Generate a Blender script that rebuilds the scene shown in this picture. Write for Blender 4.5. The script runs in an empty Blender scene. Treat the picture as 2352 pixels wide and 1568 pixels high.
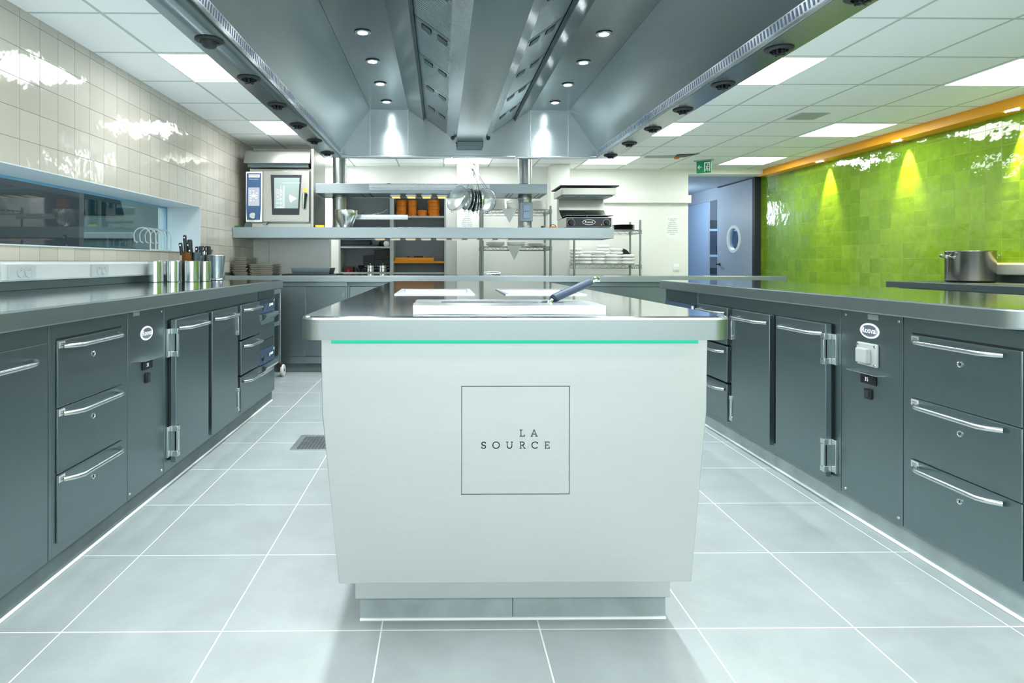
import bpy, bmesh, math, random
from mathutils import Vector, Matrix
random.seed(7)
SC = bpy.context.scene
COL = SC.collection
PI = math.pi

# ------------------------------------------------------------------ camera
F_PX, VX, VY, YAW, CAM_H, ROLL = 1403.2, 1031.0, 601.5, 0.0123, 1.05, 0.0013
cam = bpy.data.cameras.new('camera')
cam.sensor_fit = 'HORIZONTAL'
cam.sensor_width = 36.0
cam.lens = 36.0 * F_PX / 2352
cam.shift_x = (1176 - VX) / 2352
cam.shift_y = (VY - 784) / 2352
cam.clip_start = 0.05
cam_o = bpy.data.objects.new('camera', cam)
COL.objects.link(cam_o)
cam_o.matrix_world = (Matrix.Translation((0, 0, CAM_H)) @ Matrix.Rotation(-YAW, 4, 'Z')
                      @ Matrix.Rotation(PI / 2, 4, 'X') @ Matrix.Rotation(ROLL, 4, 'Z'))
SC.camera = cam_o

# ------------------------------------------------------------------ world, exposure
SC.view_settings.view_transform = 'Standard'
SC.view_settings.look = 'None'
SC.view_settings.gamma = 1
SC.view_settings.use_curve_mapping = False
SC.view_settings.exposure = EXPO = 0.85
SC.cycles.use_denoising = True
SC.cycles.max_bounces = 10
SC.cycles.diffuse_bounces = 5
SC.cycles.glossy_bounces = 6
SC.cycles.transmission_bounces = 6
SC.cycles.transparent_max_bounces = 8
SC.cycles.sample_clamp_indirect = 6
SC.cycles.blur_glossy = 0.6
w = bpy.data.worlds.new('world')
SC.world = w
w.use_nodes = True
bg = w.node_tree.nodes['Background']
bg.inputs[0].default_value = (0.94, 0.975, 1.0, 1)
bg.inputs[1].default_value = 1.65
PANEL_LIGHT = 9.0          # ceiling light panels
HOOD_SPOT = 34.0           # watts, lamps in the hood
WALL_SPOT = 100.0           # watts, lamps in the orange beam


def lamp_spot(name, loc, power, colour, angle, blend=0.6, radius=0.03, direction=(0, 0, -1)):
    d = bpy.data.lights.new(name, 'SPOT')
    d.energy = power
    d.color = colour
    d.spot_size = angle
    d.spot_blend = blend
    d.shadow_soft_size = radius
    o = bpy.data.objects.new(name, d)
    COL.objects.link(o)
    o.location = loc
    o.rotation_euler = Vector(direction).to_track_quat('-Z', 'Y').to_euler()
    return o


HOOD_C = 0.253
LAMP_Y = [2.09, 2.62, 3.15, 3.68, 4.21, 4.74, 5.27]
for ly in LAMP_Y:
    for sgn in (-1, 1):
        lamp_spot('hood_spot', (HOOD_C + sgn * 0.728, ly, 2.415), HOOD_SPOT, (0.93, 1.0, 1.0), 2.2, 0.8)
SPOT_Y = [3.34, 4.50, 5.66, 6.82]
for ly in SPOT_Y:
    lamp_spot('wall_spot', (4.325, ly, 2.165), WALL_SPOT, (1.0, 0.80, 0.24), 0.9, 0.8, 0.012, (0.10, 0, -1))


# ------------------------------------------------------------------ colours and materials
def lin(r, g, b):
    def f(c):
        c /= 255.0
        return c / 12.92 if c <= 0.04045 else ((c + 0.055) / 1.055) ** 2.4
    return (f(r), f(g), f(b), 1.0)


class NT:
    def __init__(self, name):
        self.m = bpy.data.materials.new(name)
        self.m.use_nodes = True
        self.t = self.m.node_tree
        self.b = self.t.nodes['Principled BSDF']

    def n(self, kind, **kw):
        nd = self.t.nodes.new('ShaderNode' + kind)
        for k, v in kw.items():
            if k.startswith('i_'):
                key = k[2:]
                key = int(key) if key.isdigit() else key.replace('_', ' ')
                nd.inputs[key].default_value = v
            else:
                setattr(nd, k, v)
        return nd

    def l(self, a, b):
        self.t.links.new(a, b)

    def set(self, **kw):
        for k, v in kw.items():
            self.b.inputs[k.replace('_', ' ')].default_value = v

    def coords(self, kind='Object'):
        return self.n('TexCoord').outputs[kind]

    def math(self, op, a, b=None):
        nd = self.n('Math', operation=op)
        for i, v in enumerate((a, b)):
            if v is None:
                continue
            if isinstance(v, (int, float)):
                nd.inputs[i].default_value = v
            else:
                self.l(v, nd.inputs[i])
        return nd.outputs[0]

    def ramp(self, fac, c0, c1, p0=0.0, p1=1.0):
        r = self.n('ValToRGB')
        r.color_ramp.elements[0].color = c0
        r.color_ramp.elements[1].color = c1
        r.color_ramp.elements[0].position = p0
        r.color_ramp.elements[1].position = p1
        self.l(fac, r.inputs[0])
        return r.outputs[0]

    def noise(self, vec, scale, detail=3, rough=0.5, stretch=None):
        if stretch:
            mp = self.n('Mapping')
            mp.inputs['Scale'].default_value = stretch
            self.l(vec, mp.inputs[0])
            vec = mp.outputs[0]
        nz = self.n('TexNoise')
        nz.inputs['Scale'].default_value = scale
        nz.inputs['Detail'].default_value = detail
        nz.inputs['Roughness'].default_value = rough
        self.l(vec, nz.inputs['Vector'])
        return nz.outputs['Fac']

    def bump(self, h, strength, dist=0.01, normal=None):
        bp = self.n('Bump')
        bp.inputs['Strength'].default_value = strength
        bp.inputs['Distance'].default_value = dist
        self.l(h, bp.inputs['Height'])
        if normal is not None:
            self.l(normal, bp.inputs['Normal'])
        return bp.outputs[0]


def plain(name, col, rough=0.5, metal=0.0, spec=0.5, noise=0.0):
    k = NT(name)
    k.set(Roughness=rough, Metallic=metal, Specular_IOR_Level=spec)
    if noise > 0:
        nz = k.noise(k.coords(), 9.0, 4)
        c0 = tuple(c * (1 - noise) for c in col[:3]) + (1,)
        c1 = tuple(min(1, c * (1 + noise)) for c in col[:3]) + (1,)
        k.l(k.ramp(nz, c0, c1, 0.3, 0.7), k.b.inputs['Base Color'])
    else:
        k.set(Base_Color=col)
    return k.m


def steel(name, col, rough, stretch=(1, 1, 40), scale=14, vary=0.06, bump=0.03, cvary=0.05, cloud=0.0, aniso=0.0):
    """brushed metal: fine streaks in roughness and relief, faint clouds of wear"""
    k = NT(name)
    k.set(Metallic=1.0)
    v = k.coords()
    st = k.noise(v, scale, 5, 0.65, stretch)
    cl = k.noise(v, 2.3, 4, 0.6)
    r0 = k.n('MapRange')
    r0.inputs['To Min'].default_value = max(0.02, rough - vary)
    r0.inputs['To Max'].default_value = rough + vary
    k.l(k.math('ADD', k.math('MULTIPLY', st, 0.5), k.math('MULTIPLY', cl, 0.5)), r0.inputs['Value'])
    k.l(r0.outputs[0], k.b.inputs['Roughness'])
    c0 = tuple(c * (1 - cvary - cloud) for c in col[:3]) + (1,)
    c1 = tuple(min(1, c * (1 + cvary)) for c in col[:3]) + (1,)
    k.l(k.ramp(cl if cloud else st, c0, c1, 0.25, 0.75), k.b.inputs['Base Color'])
    if aniso:                     # brushed crosswise: highlights draw out into upright streaks
        k.set(Anisotropic=aniso, Anisotropic_Rotation=0.25)
        tg = k.n('Tangent', direction_type='RADIAL', axis='Z')
        k.l(tg.outputs[0], k.b.inputs['Tangent'])
    if bump > 0:
        k.l(k.bump(st, bump, 0.002), k.b.inputs['Normal'])
    return k.m


def glow(name, col, strength):
    k = NT(name)
    k.set(Base_Color=(0.02, 0.02, 0.02, 1), Emission_Color=col, Emission_Strength=strength)
    return k.m


def tile_mat(name, plane, u0, v0, su, sv, mortar, cols, grout, rough, wav=0.35, tilt=0.5, grout_rough=0.8, wav_scale=14, spec=0.5, cloud=None):
    """square tiles: own shade and own slight tilt per tile, grout lines, wavy glaze"""
    k = NT(name)
    sep = k.n('SeparateXYZ')
    k.l(k.coords(), sep.inputs[0])
    ax = {'x': 0, 'y': 1, 'z': 2}
    u = k.math('SUBTRACT', sep.outputs[ax[plane[0]]], u0)
    v = k.math('SUBTRACT', sep.outputs[ax[plane[1]]], v0)
    cmb = k.n('CombineXYZ')
    k.l(u, cmb.inputs[0])
    k.l(v, cmb.inputs[1])
    br = k.n('TexBrick', offset=0.0, squash=1.0)
    br.inputs['Scale'].default_value = 1.0
    br.inputs['Brick Width'].default_value = su
    br.inputs['Row Height'].default_value = sv
    br.inputs['Mortar Size'].default_value = mortar
    br.inputs['Mortar Smooth'].default_value = 0.15
    k.l(cmb.outputs[0], br.inputs['Vector'])
    fac = br.outputs['Fac']
    un = k.math('DIVIDE', u, su)
    vn = k.math('DIVIDE', v, sv)
    iu = k.math('FLOOR', un)
    iv = k.math('FLOOR', vn)
    ci = k.n('CombineXYZ')
    k.l(iu, ci.inputs[0])
    k.l(iv, ci.inputs[1])
    wn = k.n('TexWhiteNoise', noise_dimensions='2D')
    k.l(ci.outputs[0], wn.inputs['Vector'])
    sp = k.n('SeparateColor')
    k.l(wn.outputs['Color'], sp.inputs[0])
    col = k.ramp(wn.outputs['Value'], cols[0], cols[1])
    if cloud:
        nz = k.noise(k.coords(), cloud[0], 5, 0.62)
        mx = k.n('Mix', data_type='RGBA', blend_type='MULTIPLY')
        mx.inputs[0].default_value = 1.0
        k.l(col, mx.inputs[6])
        k.l(k.ramp(nz, (1 - cloud[1],) * 3 + (1,), (1 + cloud[1],) * 3 + (1,), 0.3, 0.7), mx.inputs[7])
        col = mx.outputs[2]
    mix = k.n('Mix', data_type='RGBA')
    k.l(fac, mix.inputs[0])
    k.l(col, mix.inputs[6])
    mix.inputs[7].default_value = grout
    k.l(mix.outputs[2], k.b.inputs['Base Color'])
    rr = k.n('MapRange')
    rr.inputs['To Min'].default_value = rough
    rr.inputs['To Max'].default_value = grout_rough
    k.l(fac, rr.inputs['Value'])
    k.l(rr.outputs[0], k.b.inputs['Roughness'])
    k.set(Specular_IOR_Level=spec)
    fu = k.math('SUBTRACT', k.math('SUBTRACT', un, iu), 0.5)
    fv = k.math('SUBTRACT', k.math('SUBTRACT', vn, iv), 0.5)
    t1 = k.math('MULTIPLY', fu, k.math('SUBTRACT', sp.outputs[0], 0.5))
    t2 = k.math('MULTIPLY', fv, k.math('SUBTRACT', sp.outputs[1], 0.5))
    tl = k.math('MULTIPLY', k.math('ADD', t1, t2), tilt)
    wv = k.math('MULTIPLY', k.noise(k.coords(), wav_scale, 2, 0.5), wav)
    h = k.math('SUBTRACT', k.math('ADD', tl, wv), k.math('MULTIPLY', fac, 0.35))
    k.l(k.bump(h, 1.0, 0.004), k.b.inputs['Normal'])
    return k.m


M = {}
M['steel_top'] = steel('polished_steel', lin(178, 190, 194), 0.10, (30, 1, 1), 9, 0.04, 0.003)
M['steel_edge'] = steel('worktop_edge_steel', lin(164, 175, 177), 0.36, (26, 1, 26), 7, 0.05, 0.004, 0.03)
M['steel_gantry'] = steel('gantry_steel', lin(158, 170, 174), 0.36, (1, 30, 30), 8, 0.05, 0.004)
M['steel_front'] = steel('brushed_front_steel', lin(134, 149, 152), 0.36, (26, 26, 1), 7, 0.05, 0.008, 0.04)
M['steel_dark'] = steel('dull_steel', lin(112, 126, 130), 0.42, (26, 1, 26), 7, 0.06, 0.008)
M['steel_isle'] = steel('pale_brushed_steel', lin(204, 208, 208), 0.42, (1, 30, 30), 6, 0.05, 0.01, 0.02)
M['steel_hood'] = steel('hood_steel', lin(160, 171, 174), 0.26, (3, 0.4, 3), 3, 0.03, 0.0, 0.02)
M['steel_back'] = steel('hood_back_steel', lin(174, 185, 188), 0.30, (0.4, 3, 3), 3, 0.03, 0.0, 0.02, aniso=0.85)
M['steel_bright'] = steel('bright_steel', lin(208, 216, 220), 0.28, (1, 30, 30), 8, 0.05, 0.006)
M['chrome'] = plain('chrome', lin(215, 220, 222), 0.12, 1.0)
M['chrome_satin'] = plain('satin_chrome', lin(210, 218, 219), 0.24, 1.0)
M['wire'] = plain('zinc_wire', lin(150, 158, 158), 0.35, 1.0)
M['galv'] = steel('spiral_duct_steel', lin(170, 176, 176), 0.3, (1, 1, 20), 5, 0.05, 0.02)
M['black'] = plain('black_plastic', lin(26, 30, 32), 0.45)
M['dark'] = plain('dark_void', lin(30, 36, 38), 0.7)
M['gasket'] = plain('dark_gasket', lin(34, 40, 44), 0.6)
M['white'] = plain('white_paint', lin(238, 240, 234), 0.6, noise=0.015)
M['white_gloss'] = plain('white_laminate', lin(246, 248, 247), 0.25)
M['offwhite'] = plain('offwhite_paint', lin(222, 224, 214), 0.6, noise=0.02)
M['porcelain'] = plain('white_porcelain', lin(248, 249, 247), 0.25)
M['bluegrey'] = plain('blue_grey_paint', lin(168, 180, 192), 0.5, noise=0.02)
M['bluelight'] = plain('pale_blue_paint', lin(168, 192, 220), 0.5)
M['plastic_grey'] = plain('pale_grey_plastic', lin(174, 181, 180), 0.4)
M['lining'] = plain('window_lining', lin(200, 210, 214), 0.3)
M['socket_grey'] = plain('socket_grey_plastic', lin(158, 166, 168), 0.4)
M['orange'] = plain('orange_paint', lin(246, 170, 8), 0.45)
M['orange_wood'] = plain('orange_wood', lin(226, 128, 20), 0.5, noise=0.22)
M['orange_lip'] = plain('orange_board', lin(240, 160, 20), 0.5)
M['yellow'] = plain('yellow_sponge', lin(245, 215, 10), 0.7)
M['red'] = plain('red_plastic', lin(200, 30, 24), 0.4)
M['darkred'] = plain('dark_red_box', lin(80, 18, 16), 0.4)
M['green'] = plain('green_plastic', lin(30, 150, 70), 0.4)
M['blue'] = plain('blue_panel', lin(58, 92, 132), 0.35)
M['navy'] = plain('navy_panel', lin(52, 70, 96), 0.35)
M['screen'] = glow('screen_glow', lin(200, 210, 225), 0.55)
M['greyback'] = plain('grey_laminate', lin(142, 152, 158), 0.5, noise=0.04)
M['cupframe'] = plain('pale_grey_laminate', lin(196, 204, 202), 0.45)
M['slate'] = plain('dark_slate', lin(36, 42, 48), 0.5, noise=0.08)
M['traymetal'] = plain('worn_tray_metal', lin(150, 146, 134), 0.34, 0.9, noise=0.2)
M['oven_steel'] = steel('oven_steel', lin(186, 187, 180), 0.36, (1, 30, 30), 8, 0.05, 0.004)
M['ink'] = plain('engraved_ink', lin(66, 84, 88), 0.6)
M['paper'] = plain('paper', lin(240, 243, 240), 0.7)
M['print'] = plain('printed_ink', lin(120, 128, 126), 0.7)
M['signgreen'] = plain('sign_green', lin(12, 150, 96), 0.4)
M['signwhite'] = plain('sign_white', lin(240, 246, 242), 0.4)
M['logo'] = glow('lit_logo', lin(240, 246, 250), 0.7)
M['logoring'] = plain('logo_blue', lin(120, 132, 150), 0.4)
M['concrete'] = plain('cement_skirting', lin(150, 164, 166), 0.6, noise=0.16)
M['skirt_dark'] = plain('dark_skirting', lin(96, 110, 112), 0.55, noise=0.12)
M['bead'] = plain('white_sealant', lin(226, 236, 234), 0.6)
M['rust'] = plain('rusted_tin', lin(120, 78, 40), 0.6, 0.4, noise=0.3)
_k = NT('rusty_top_tin')
_s = _k.n('SeparateXYZ')
_k.l(_k.coords(), _s.inputs[0])
_z = _k.math('ADD', _s.outputs[2], _k.math('MULTIPLY', _k.noise(_k.coords(), 30, 4), 0.05))
_k.l(_k.ramp(_z, lin(56, 58, 58), lin(128, 82, 40), 0.148, 0.168), _k.b.inputs['Base Color'])
_k.set(Metallic=0.6, Roughness=0.5)
M['rust'] = _k.m
M['oldpot'] = steel('used_pot_steel', lin(165, 160, 152), 0.24, (1, 1, 1), 9, 0.08, 0.01, 0.12, 0.1)
M['burnt'] = plain('burnt_base', lin(46, 38, 34), 0.5, 0.6, noise=0.2)
M['grip'] = plain('navy_rubber_grip', lin(44, 62, 84), 0.5)
M['rubber'] = plain('white_rubber', lin(205, 208, 204), 0.6)
M['castor'] = plain('castor_brown', lin(62, 48, 48), 0.5)
M['led'] = glow('teal_led', (0.012, 1.0, 0.66, 1), 0.31)
M['panel'] = glow('light_panel', (0.965, 0.99, 1.0, 1), PANEL_LIGHT)
M['bulb'] = glow('lamp_bulb', (0.95, 1.0, 1.0, 1), 30.0)
M['warm'] = glow('heat_lamp_glow', (1.0, 0.56, 0.15, 1), 0.9)
M['van'] = plain('van_grey', lin(92, 112, 112), 0.4, noise=0.1)
M['vanglass'] = plain('van_glass', lin(20, 52, 58), 0.08)
M['hedge'] = plain('hedge_dark', lin(26, 54, 58), 0.9, noise=0.5)
M['fence'] = plain('fence_grey', lin(84, 98, 98), 0.7)
M['asphalt'] = plain('asphalt', lin(70, 76, 78), 0.9, noise=0.1)
M['terracotta'] = M['orange_wood']
M['sieve_mesh'] = None
M['cloth'] = plain('white_cloth', lin(236, 240, 238), 0.9)

M['tile_cream'] = tile_mat('cream_tiles', 'yz', 2.966, 1.6385, 0.1465, 0.1465, 0.0013,
                           (lin(182, 178, 165), lin(192, 188, 176)), lin(120, 117, 106), 0.08, 1.1, 1.5, 0.8, 9)
M['tile_cream_back'] = tile_mat('cream_tiles_return', 'xz', -2.03, 1.6385, 0.1465, 0.1465, 0.0013,
                                (lin(182, 178, 165), lin(192, 188, 176)), lin(120, 117, 106), 0.08, 1.1, 1.5, 0.8, 9)
M['tile_green'] = tile_mat('green_tiles', 'yz', 4.564, 1.0885, 0.1468, 0.1457, 0.0012,
                           (lin(112, 150, 28), lin(128, 166, 36)), lin(168, 184, 90), 0.07, 1.3, 1.6, 0.8, 9, cloud=(16, 0.12))
M['floor'] = tile_mat('floor_tiles', 'xy', -1.0760, 1.7440, 0.4530, 0.4530, 0.0026,
                      (lin(138, 147, 148), lin(143, 152, 153)), lin(196, 204, 203), 0.36, 0.25, 0.0, 0.7, 30, 0.4, (5, 0.09))
M['ceiling'] = tile_mat('ceiling_tiles', 'xy', 2.3000, 3.0220, 0.5675, 0.5675, 0.0105,
                        (lin(243, 246, 246), lin(245, 248, 248)), lin(188, 200, 196), 0.85, 0.0, 0.0, 0.7, 30, 0.2)


def glass_mat(name, tint, refl_ior=1.7):
    k = NT(name)
    t = k.t
    t.nodes.remove(k.b)
    out = t.nodes['Material Output']
    tr = k.n('BsdfTransparent')
    tr.inputs[0].default_value = tint
    gl = k.n('BsdfGlossy')
    gl.inputs['Roughness'].default_value = 0.0
    fr = k.n('Fresnel')
    fr.inputs[0].default_value = refl_ior
    mx = k.n('MixShader')
    geo = k.n('NewGeometry')
    k.l(k.math('MULTIPLY', fr.outputs[0], k.math('SUBTRACT', 1.0, geo.outputs['Backfacing'])), mx.inputs[0])
    k.l(tr.outputs[0], mx.inputs[1])
    k.l(gl.outputs[0], mx.inputs[2])
    k.l(mx.outputs[0], out.inputs[0])
    return k.m


def mesh_mat():
    k = NT('fine_wire_mesh')
    t = k.t
    k.set(Metallic=1.0, Roughness=0.35, Base_Color=lin(205, 214, 216))
    tr = k.n('BsdfTransparent')
    mx = k.n('MixShader')
    mx.inputs[0].default_value = 0.55
    k.l(tr.outputs[0], mx.inputs[1])
    k.l(k.b.outputs[0], mx.inputs[2])
    k.l(mx.outputs[0], t.nodes['Material Output'].inputs[0])
    return k.m


M['sieve_mesh'] = mesh_mat()
M['glass'] = glass_mat('window_glass', (0.8, 0.93, 0.95, 1), 1.75)
M['glass_clear'] = glass_mat('clear_window_glass', (0.95, 0.975, 0.975, 1), 1.5)
M['glass_round'] = glass_mat('porthole_glass', (0.7, 0.8, 0.85, 1), 1.5)


# ------------------------------------------------------------------ mesh builder
_text_cache = {}


def text_shape(s):
    if s not in _text_cache:
        c = bpy.data.curves.new('lettering', 'FONT')
        c.body = s
        c.align_x = 'CENTER'
        c.align_y = 'CENTER'
        c.resolution_u = 3
        o = bpy.data.objects.new('lettering', c)
        COL.objects.link(o)
        dg = bpy.context.evaluated_depsgraph_get()
        dg.update()
        me = bpy.data.meshes.new_from_object(o.evaluated_get(dg))
        _text_cache[s] = ([v.co.copy() for v in me.vertices], [list(p.vertices) for p in me.polygons])
        bpy.data.objects.remove(o)
        bpy.data.curves.remove(c)
        bpy.data.meshes.remove(me)
    return _text_cache[s]


class MB:
    def __init__(self):
        self.v = []
        self.f = []

    def add(self, vs, fs):
        n = len(self.v)
        self.v += [Vector(p) for p in vs]
        self.f += [[i + n for i in q] for q in fs]
        return self

    def box(self, x0, x1, y0, y1, z0, z1):
        if x0 > x1: x0, x1 = x1, x0
        if y0 > y1: y0, y1 = y1, y0
        if z0 > z1: z0, z1 = z1, z0
        vs = [(x, y, z) for z in (z0, z1) for y in (y0, y1) for x in (x0, x1)]
        return self.add(vs, [(0, 2, 3, 1), (4, 5, 7, 6), (0, 1, 5, 4), (2, 6, 7, 3), (0, 4, 6, 2), (1, 3, 7, 5)])

    def prism(self, poly, axis, a0, a1):
        """polygon in the two other axes (x,y,z order) pulled along axis"""
        def p3(p, a):
            return {'x': (a, p[0], p[1]), 'y': (p[0], a, p[1]), 'z': (p[0], p[1], a)}[axis]
        n = len(poly)
        vs = [p3(p, a0) for p in poly] + [p3(p, a1) for p in poly]
        fs = [list(range(n))[::-1], list(range(n, 2 * n))]
        fs += [(i, (i + 1) % n, n + (i + 1) % n, n + i) for i in range(n)]
        return self.add(vs, fs)

    def lathe(self, prof, c=(0, 0, 0), n=32, axis='z', caps=(1, 1)):
        vs = []
        for r, z in prof:
            for i in range(n):
                a = 2 * PI * i / n
                p = (r * math.cos(a), r * math.sin(a), z)
                if axis == 'x': p = (z, p[0], p[1])
                if axis == 'y': p = (p[0], z, p[1])
                vs.append((p[0] + c[0], p[1] + c[1], p[2] + c[2]))
        fs = []
        for k in range(len(prof) - 1):
            for i in range(n):
                j = (i + 1) % n
                fs.append((k * n + i, k * n + j, (k + 1) * n + j, (k + 1) * n + i))
        if prof[0] == prof[-1]: caps = (0, 0)
        if caps[0] and prof[0][0] > 1e-6: fs.append(list(range(n))[::-1])
        if caps[1] and prof[-1][0] > 1e-6: fs.append([(len(prof) - 1) * n + i for i in range(n)])
        return self.add(vs, fs)

    def cyl(self, c, r, h, axis='z', n=24):
        return self.lathe([(r, 0), (r, h)], c, n, axis)

    def tube(self, pts, r, n=8, closed=False, flat=None):
        pts = [Vector(p) for p in pts]
        m = len(pts)
        rings = []
        up = None
        for i, p in enumerate(pts):
            a = pts[(i - 1) % m] if (closed or i > 0) else p
            b = pts[(i + 1) % m] if (closed or i < m - 1) else p
            d = (b - a).normalized()
            if up is None:
                up = Vector((0, 0, 1)) if abs(d.z) < 0.9 else Vector((1, 0, 0))
            s = d.cross(up).normalized()
            up = s.cross(d).normalized()
            rr = r[i] if isinstance(r, (list, tuple)) else r
            k = flat or 1.0
            rings.append([p + s * math.cos(2 * PI * j / n) * rr + up * math.sin(2 * PI * j / n) * rr * k for j in range(n)])
        vs = [q for ring in rings for q in ring]
        fs = []
        for i in range(m if closed else m - 1):
            i2 = (i + 1) % m
            for j in range(n):
                j2 = (j + 1) % n
                fs.append((i * n + j, i * n + j2, i2 * n + j2, i2 * n + j))
        if not closed:
            fs.append(list(range(n))[::-1])
            fs.append([(m - 1) * n + j for j in range(n)])
        return self.add(vs, fs)

    def text(self, s, o, ux, uy, size):
        vs, fs = text_shape(s)
        o, ux, uy = Vector(o), Vector(ux), Vector(uy)
        return self.add([o + ux * p.x * size + uy * p.y * size for p in vs], fs)

    def ribbon(self, pts, wd, plane):
        """flat stroke; plane maps (a,b) to 3-D"""
        for i in range(len(pts) - 1):
            a, b = Vector(pts[i]), Vector(pts[i + 1])
            d = (b - a).normalized()
            a = a - d * wd * 0.25 * (i > 0)
            b = b + d * wd * 0.25 * (i < len(pts) - 2)
            nn = Vector((-d.y, d.x)) * wd / 2
            self.add([plane(*q) for q in (a - nn, b - nn, b + nn, a + nn)], [(0, 1, 2, 3)])
        return self

    def build(self, name, mat, parent=None, bevel=0.0, smooth=None, seg=2, kind=None, label=None, side=None):
        me = bpy.data.meshes.new(name)
        off = Vector((0, 0, 0))
        q = parent
        while q is not None:
            off += q.location
            q = q.parent
        bm = bmesh.new()
        bv = [bm.verts.new(p - off) for p in self.v]
        for q in self.f:
            try:
                bm.faces.new([bv[i] for i in q])
            except ValueError:
                pass
        bmesh.ops.remove_doubles(bm, verts=bm.verts, dist=1e-6)
        bmesh.ops.recalc_face_normals(bm, faces=bm.faces)
        if bevel > 0:
            es = [e for e in bm.edges if len(e.link_faces) == 2 and e.calc_face_angle(0) > 0.6]
            bmesh.ops.bevel(bm, geom=es, offset=bevel, segments=seg, affect='EDGES', profile=0.5, clamp_overlap=True)
        bm.to_mesh(me)
        bm.free()
        me.materials.append(M[mat] if isinstance(mat, str) else mat)
        if smooth or (smooth is None and (bevel > 0)):
            for p in me.polygons:
                p.use_smooth = True
            me.set_sharp_from_angle(angle=0.35 if smooth is None else (0.7 if smooth is True else smooth))
        if side:                       # a second finish on everything that does not face up
            me.materials.append(M[side])
            for p in me.polygons:
                if p.normal.z < 0.9: p.material_index = 1
        o = bpy.data.objects.new(name, me)
        COL.objects.link(o)
        if parent is not None:
            o.parent = parent
        if kind: o['kind'] = kind
        if label: o['label'] = label
        return o


def B(*a):
    return MB().box(*a)


def thing(name, label, cat, loc=(0, 0, 0), rz=0.0, group=None):
    o = bpy.data.objects.new(name, None)
    COL.objects.link(o)
    o.empty_display_size = 0.05
    o.location = loc
    o.rotation_euler = (0, 0, rz)
    o['label'] = label
    o['category'] = cat
    if group: o['group'] = group
    return o


def tag(o, label, cat, group=None, kind=None):
    o['label'] = label
    o['category'] = cat
    if group: o['group'] = group
    if kind: o['kind'] = kind
    return o


def struct(o):
    o['kind'] = 'structure'
    return o


def dup(root, loc, rz=None, label=None, group=None):
    r = root.copy()
    COL.objects.link(r)
    r.location = loc
    if rz is not None: r.rotation_euler = (0, 0, rz)
    if label: r['label'] = label
    if group: r['group'] = group
    for ch in list(root.children):
        c = ch.copy()
        COL.objects.link(c)
        c.parent = r
        for g in list(ch.children):
            d = g.copy()
            COL.objects.link(d)
            d.parent = c
    return r


def P(px, py, Y):
    """point of the room at distance Y that stands at this place of the photo"""
    u, v = px - VX, py - VY
    u, v = u * math.cos(ROLL) + v * math.sin(ROLL), -u * math.sin(ROLL) + v * math.cos(ROLL)
    a, z = u / F_PX, -v / F_PX
    dx, dy = a * math.cos(YAW) + math.sin(YAW), -a * math.sin(YAW) + math.cos(YAW)
    t = Y / dy
    return Vector((dx * t, Y, CAM_H + z * t))


def rrect(x0, x1, y0, y1, r, n=6, corners=(1, 1, 1, 1)):
    """rounded rectangle, corners in order (x0y0, x1y0, x1y1, x0y1)"""
    out = []
    for k, (cx, cy, a0) in enumerate(((x0, y0, PI), (x1, y0, 1.5 * PI), (x1, y1, 0), (x0, y1, 0.5 * PI))):
        sx, sy = (1 if cx == x0 else -1), (1 if cy == y0 else -1)
        if not corners[k] or r <= 0:
            out.append((cx, cy))
            continue
        for i in range(n + 1):
            a = a0 + 0.5 * PI * i / n
            out.append((cx + sx * r + r * math.cos(a), cy + sy * r + r * math.sin(a)))
    return out

# ================================================================== THE ROOM
CEIL = 2.27
struct(B(-2.38, 5.6, -2.8, 11.3, -0.12, 0).build('floor', 'floor'))
c = MB()
c.box(-2.38, -1.078, -2.8, 7.82, CEIL, 2.34)
c.box(1.588, 4.37, -2.8, 8.0, CEIL, 2.34)
c.box(-1.078, 1.588, 5.604, 7.82, CEIL, 2.34)
c.box(-1.078, 1.588, -2.8, 1.5, CEIL, 2.34)
struct(c.build('ceiling', 'ceiling'))

# left wall with its long low window
WZ0, WZ1, WY0, WY1 = 1.126, 1.511, 0.9, 5.16
c = MB()
c.box(-2.38, -2.03, -2.8, 6.62, 0, WZ0)
c.box(-2.38, -2.03, -2.8, 6.62, WZ1, 2.6)
c.box(-2.38, -2.03, -2.8, WY0, WZ0, WZ1)
c.box(-2.38, -2.03, WY1, 6.62, WZ0, WZ1)
struct(c.build('wall_left', 'tile_cream'))
c = MB()
c.box(-2.37, -2.024, WY0, WY1, WZ1 - 0.006, WZ1)
c.box(-2.37, -2.024, WY0, WY1, WZ0, WZ0 + 0.006)
c.box(-2.37, -2.024, WY1 - 0.006, WY1, WZ0 + 0.006, WZ1 - 0.006)
c.box(-2.37, -2.024, WY0, WY0 + 0.006, WZ0 + 0.006, WZ1 - 0.006)
struct(c.build('trim_1', 'lining', label='pale lining of the long window opening'))
win = B(-2.304, -2.296, WY0 + 0.006, WY1 - 0.006, WZ0 + 0.006, WZ1 - 0.006).build('window_1', 'glass')
struct(win)
c = MB()
c.box(-2.325, -2.306, WY0, WY1, WZ1 - 0.018, WZ1 - 0.006)
c.box(-2.325, -2.306, WY1 - 0.016, WY1 - 0.006, WZ0 + 0.006, WZ1 - 0.018)
c.build('window_frame', 'bluelight', win)  # pale blue colour stands in for the reflection along the pane edge

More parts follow.
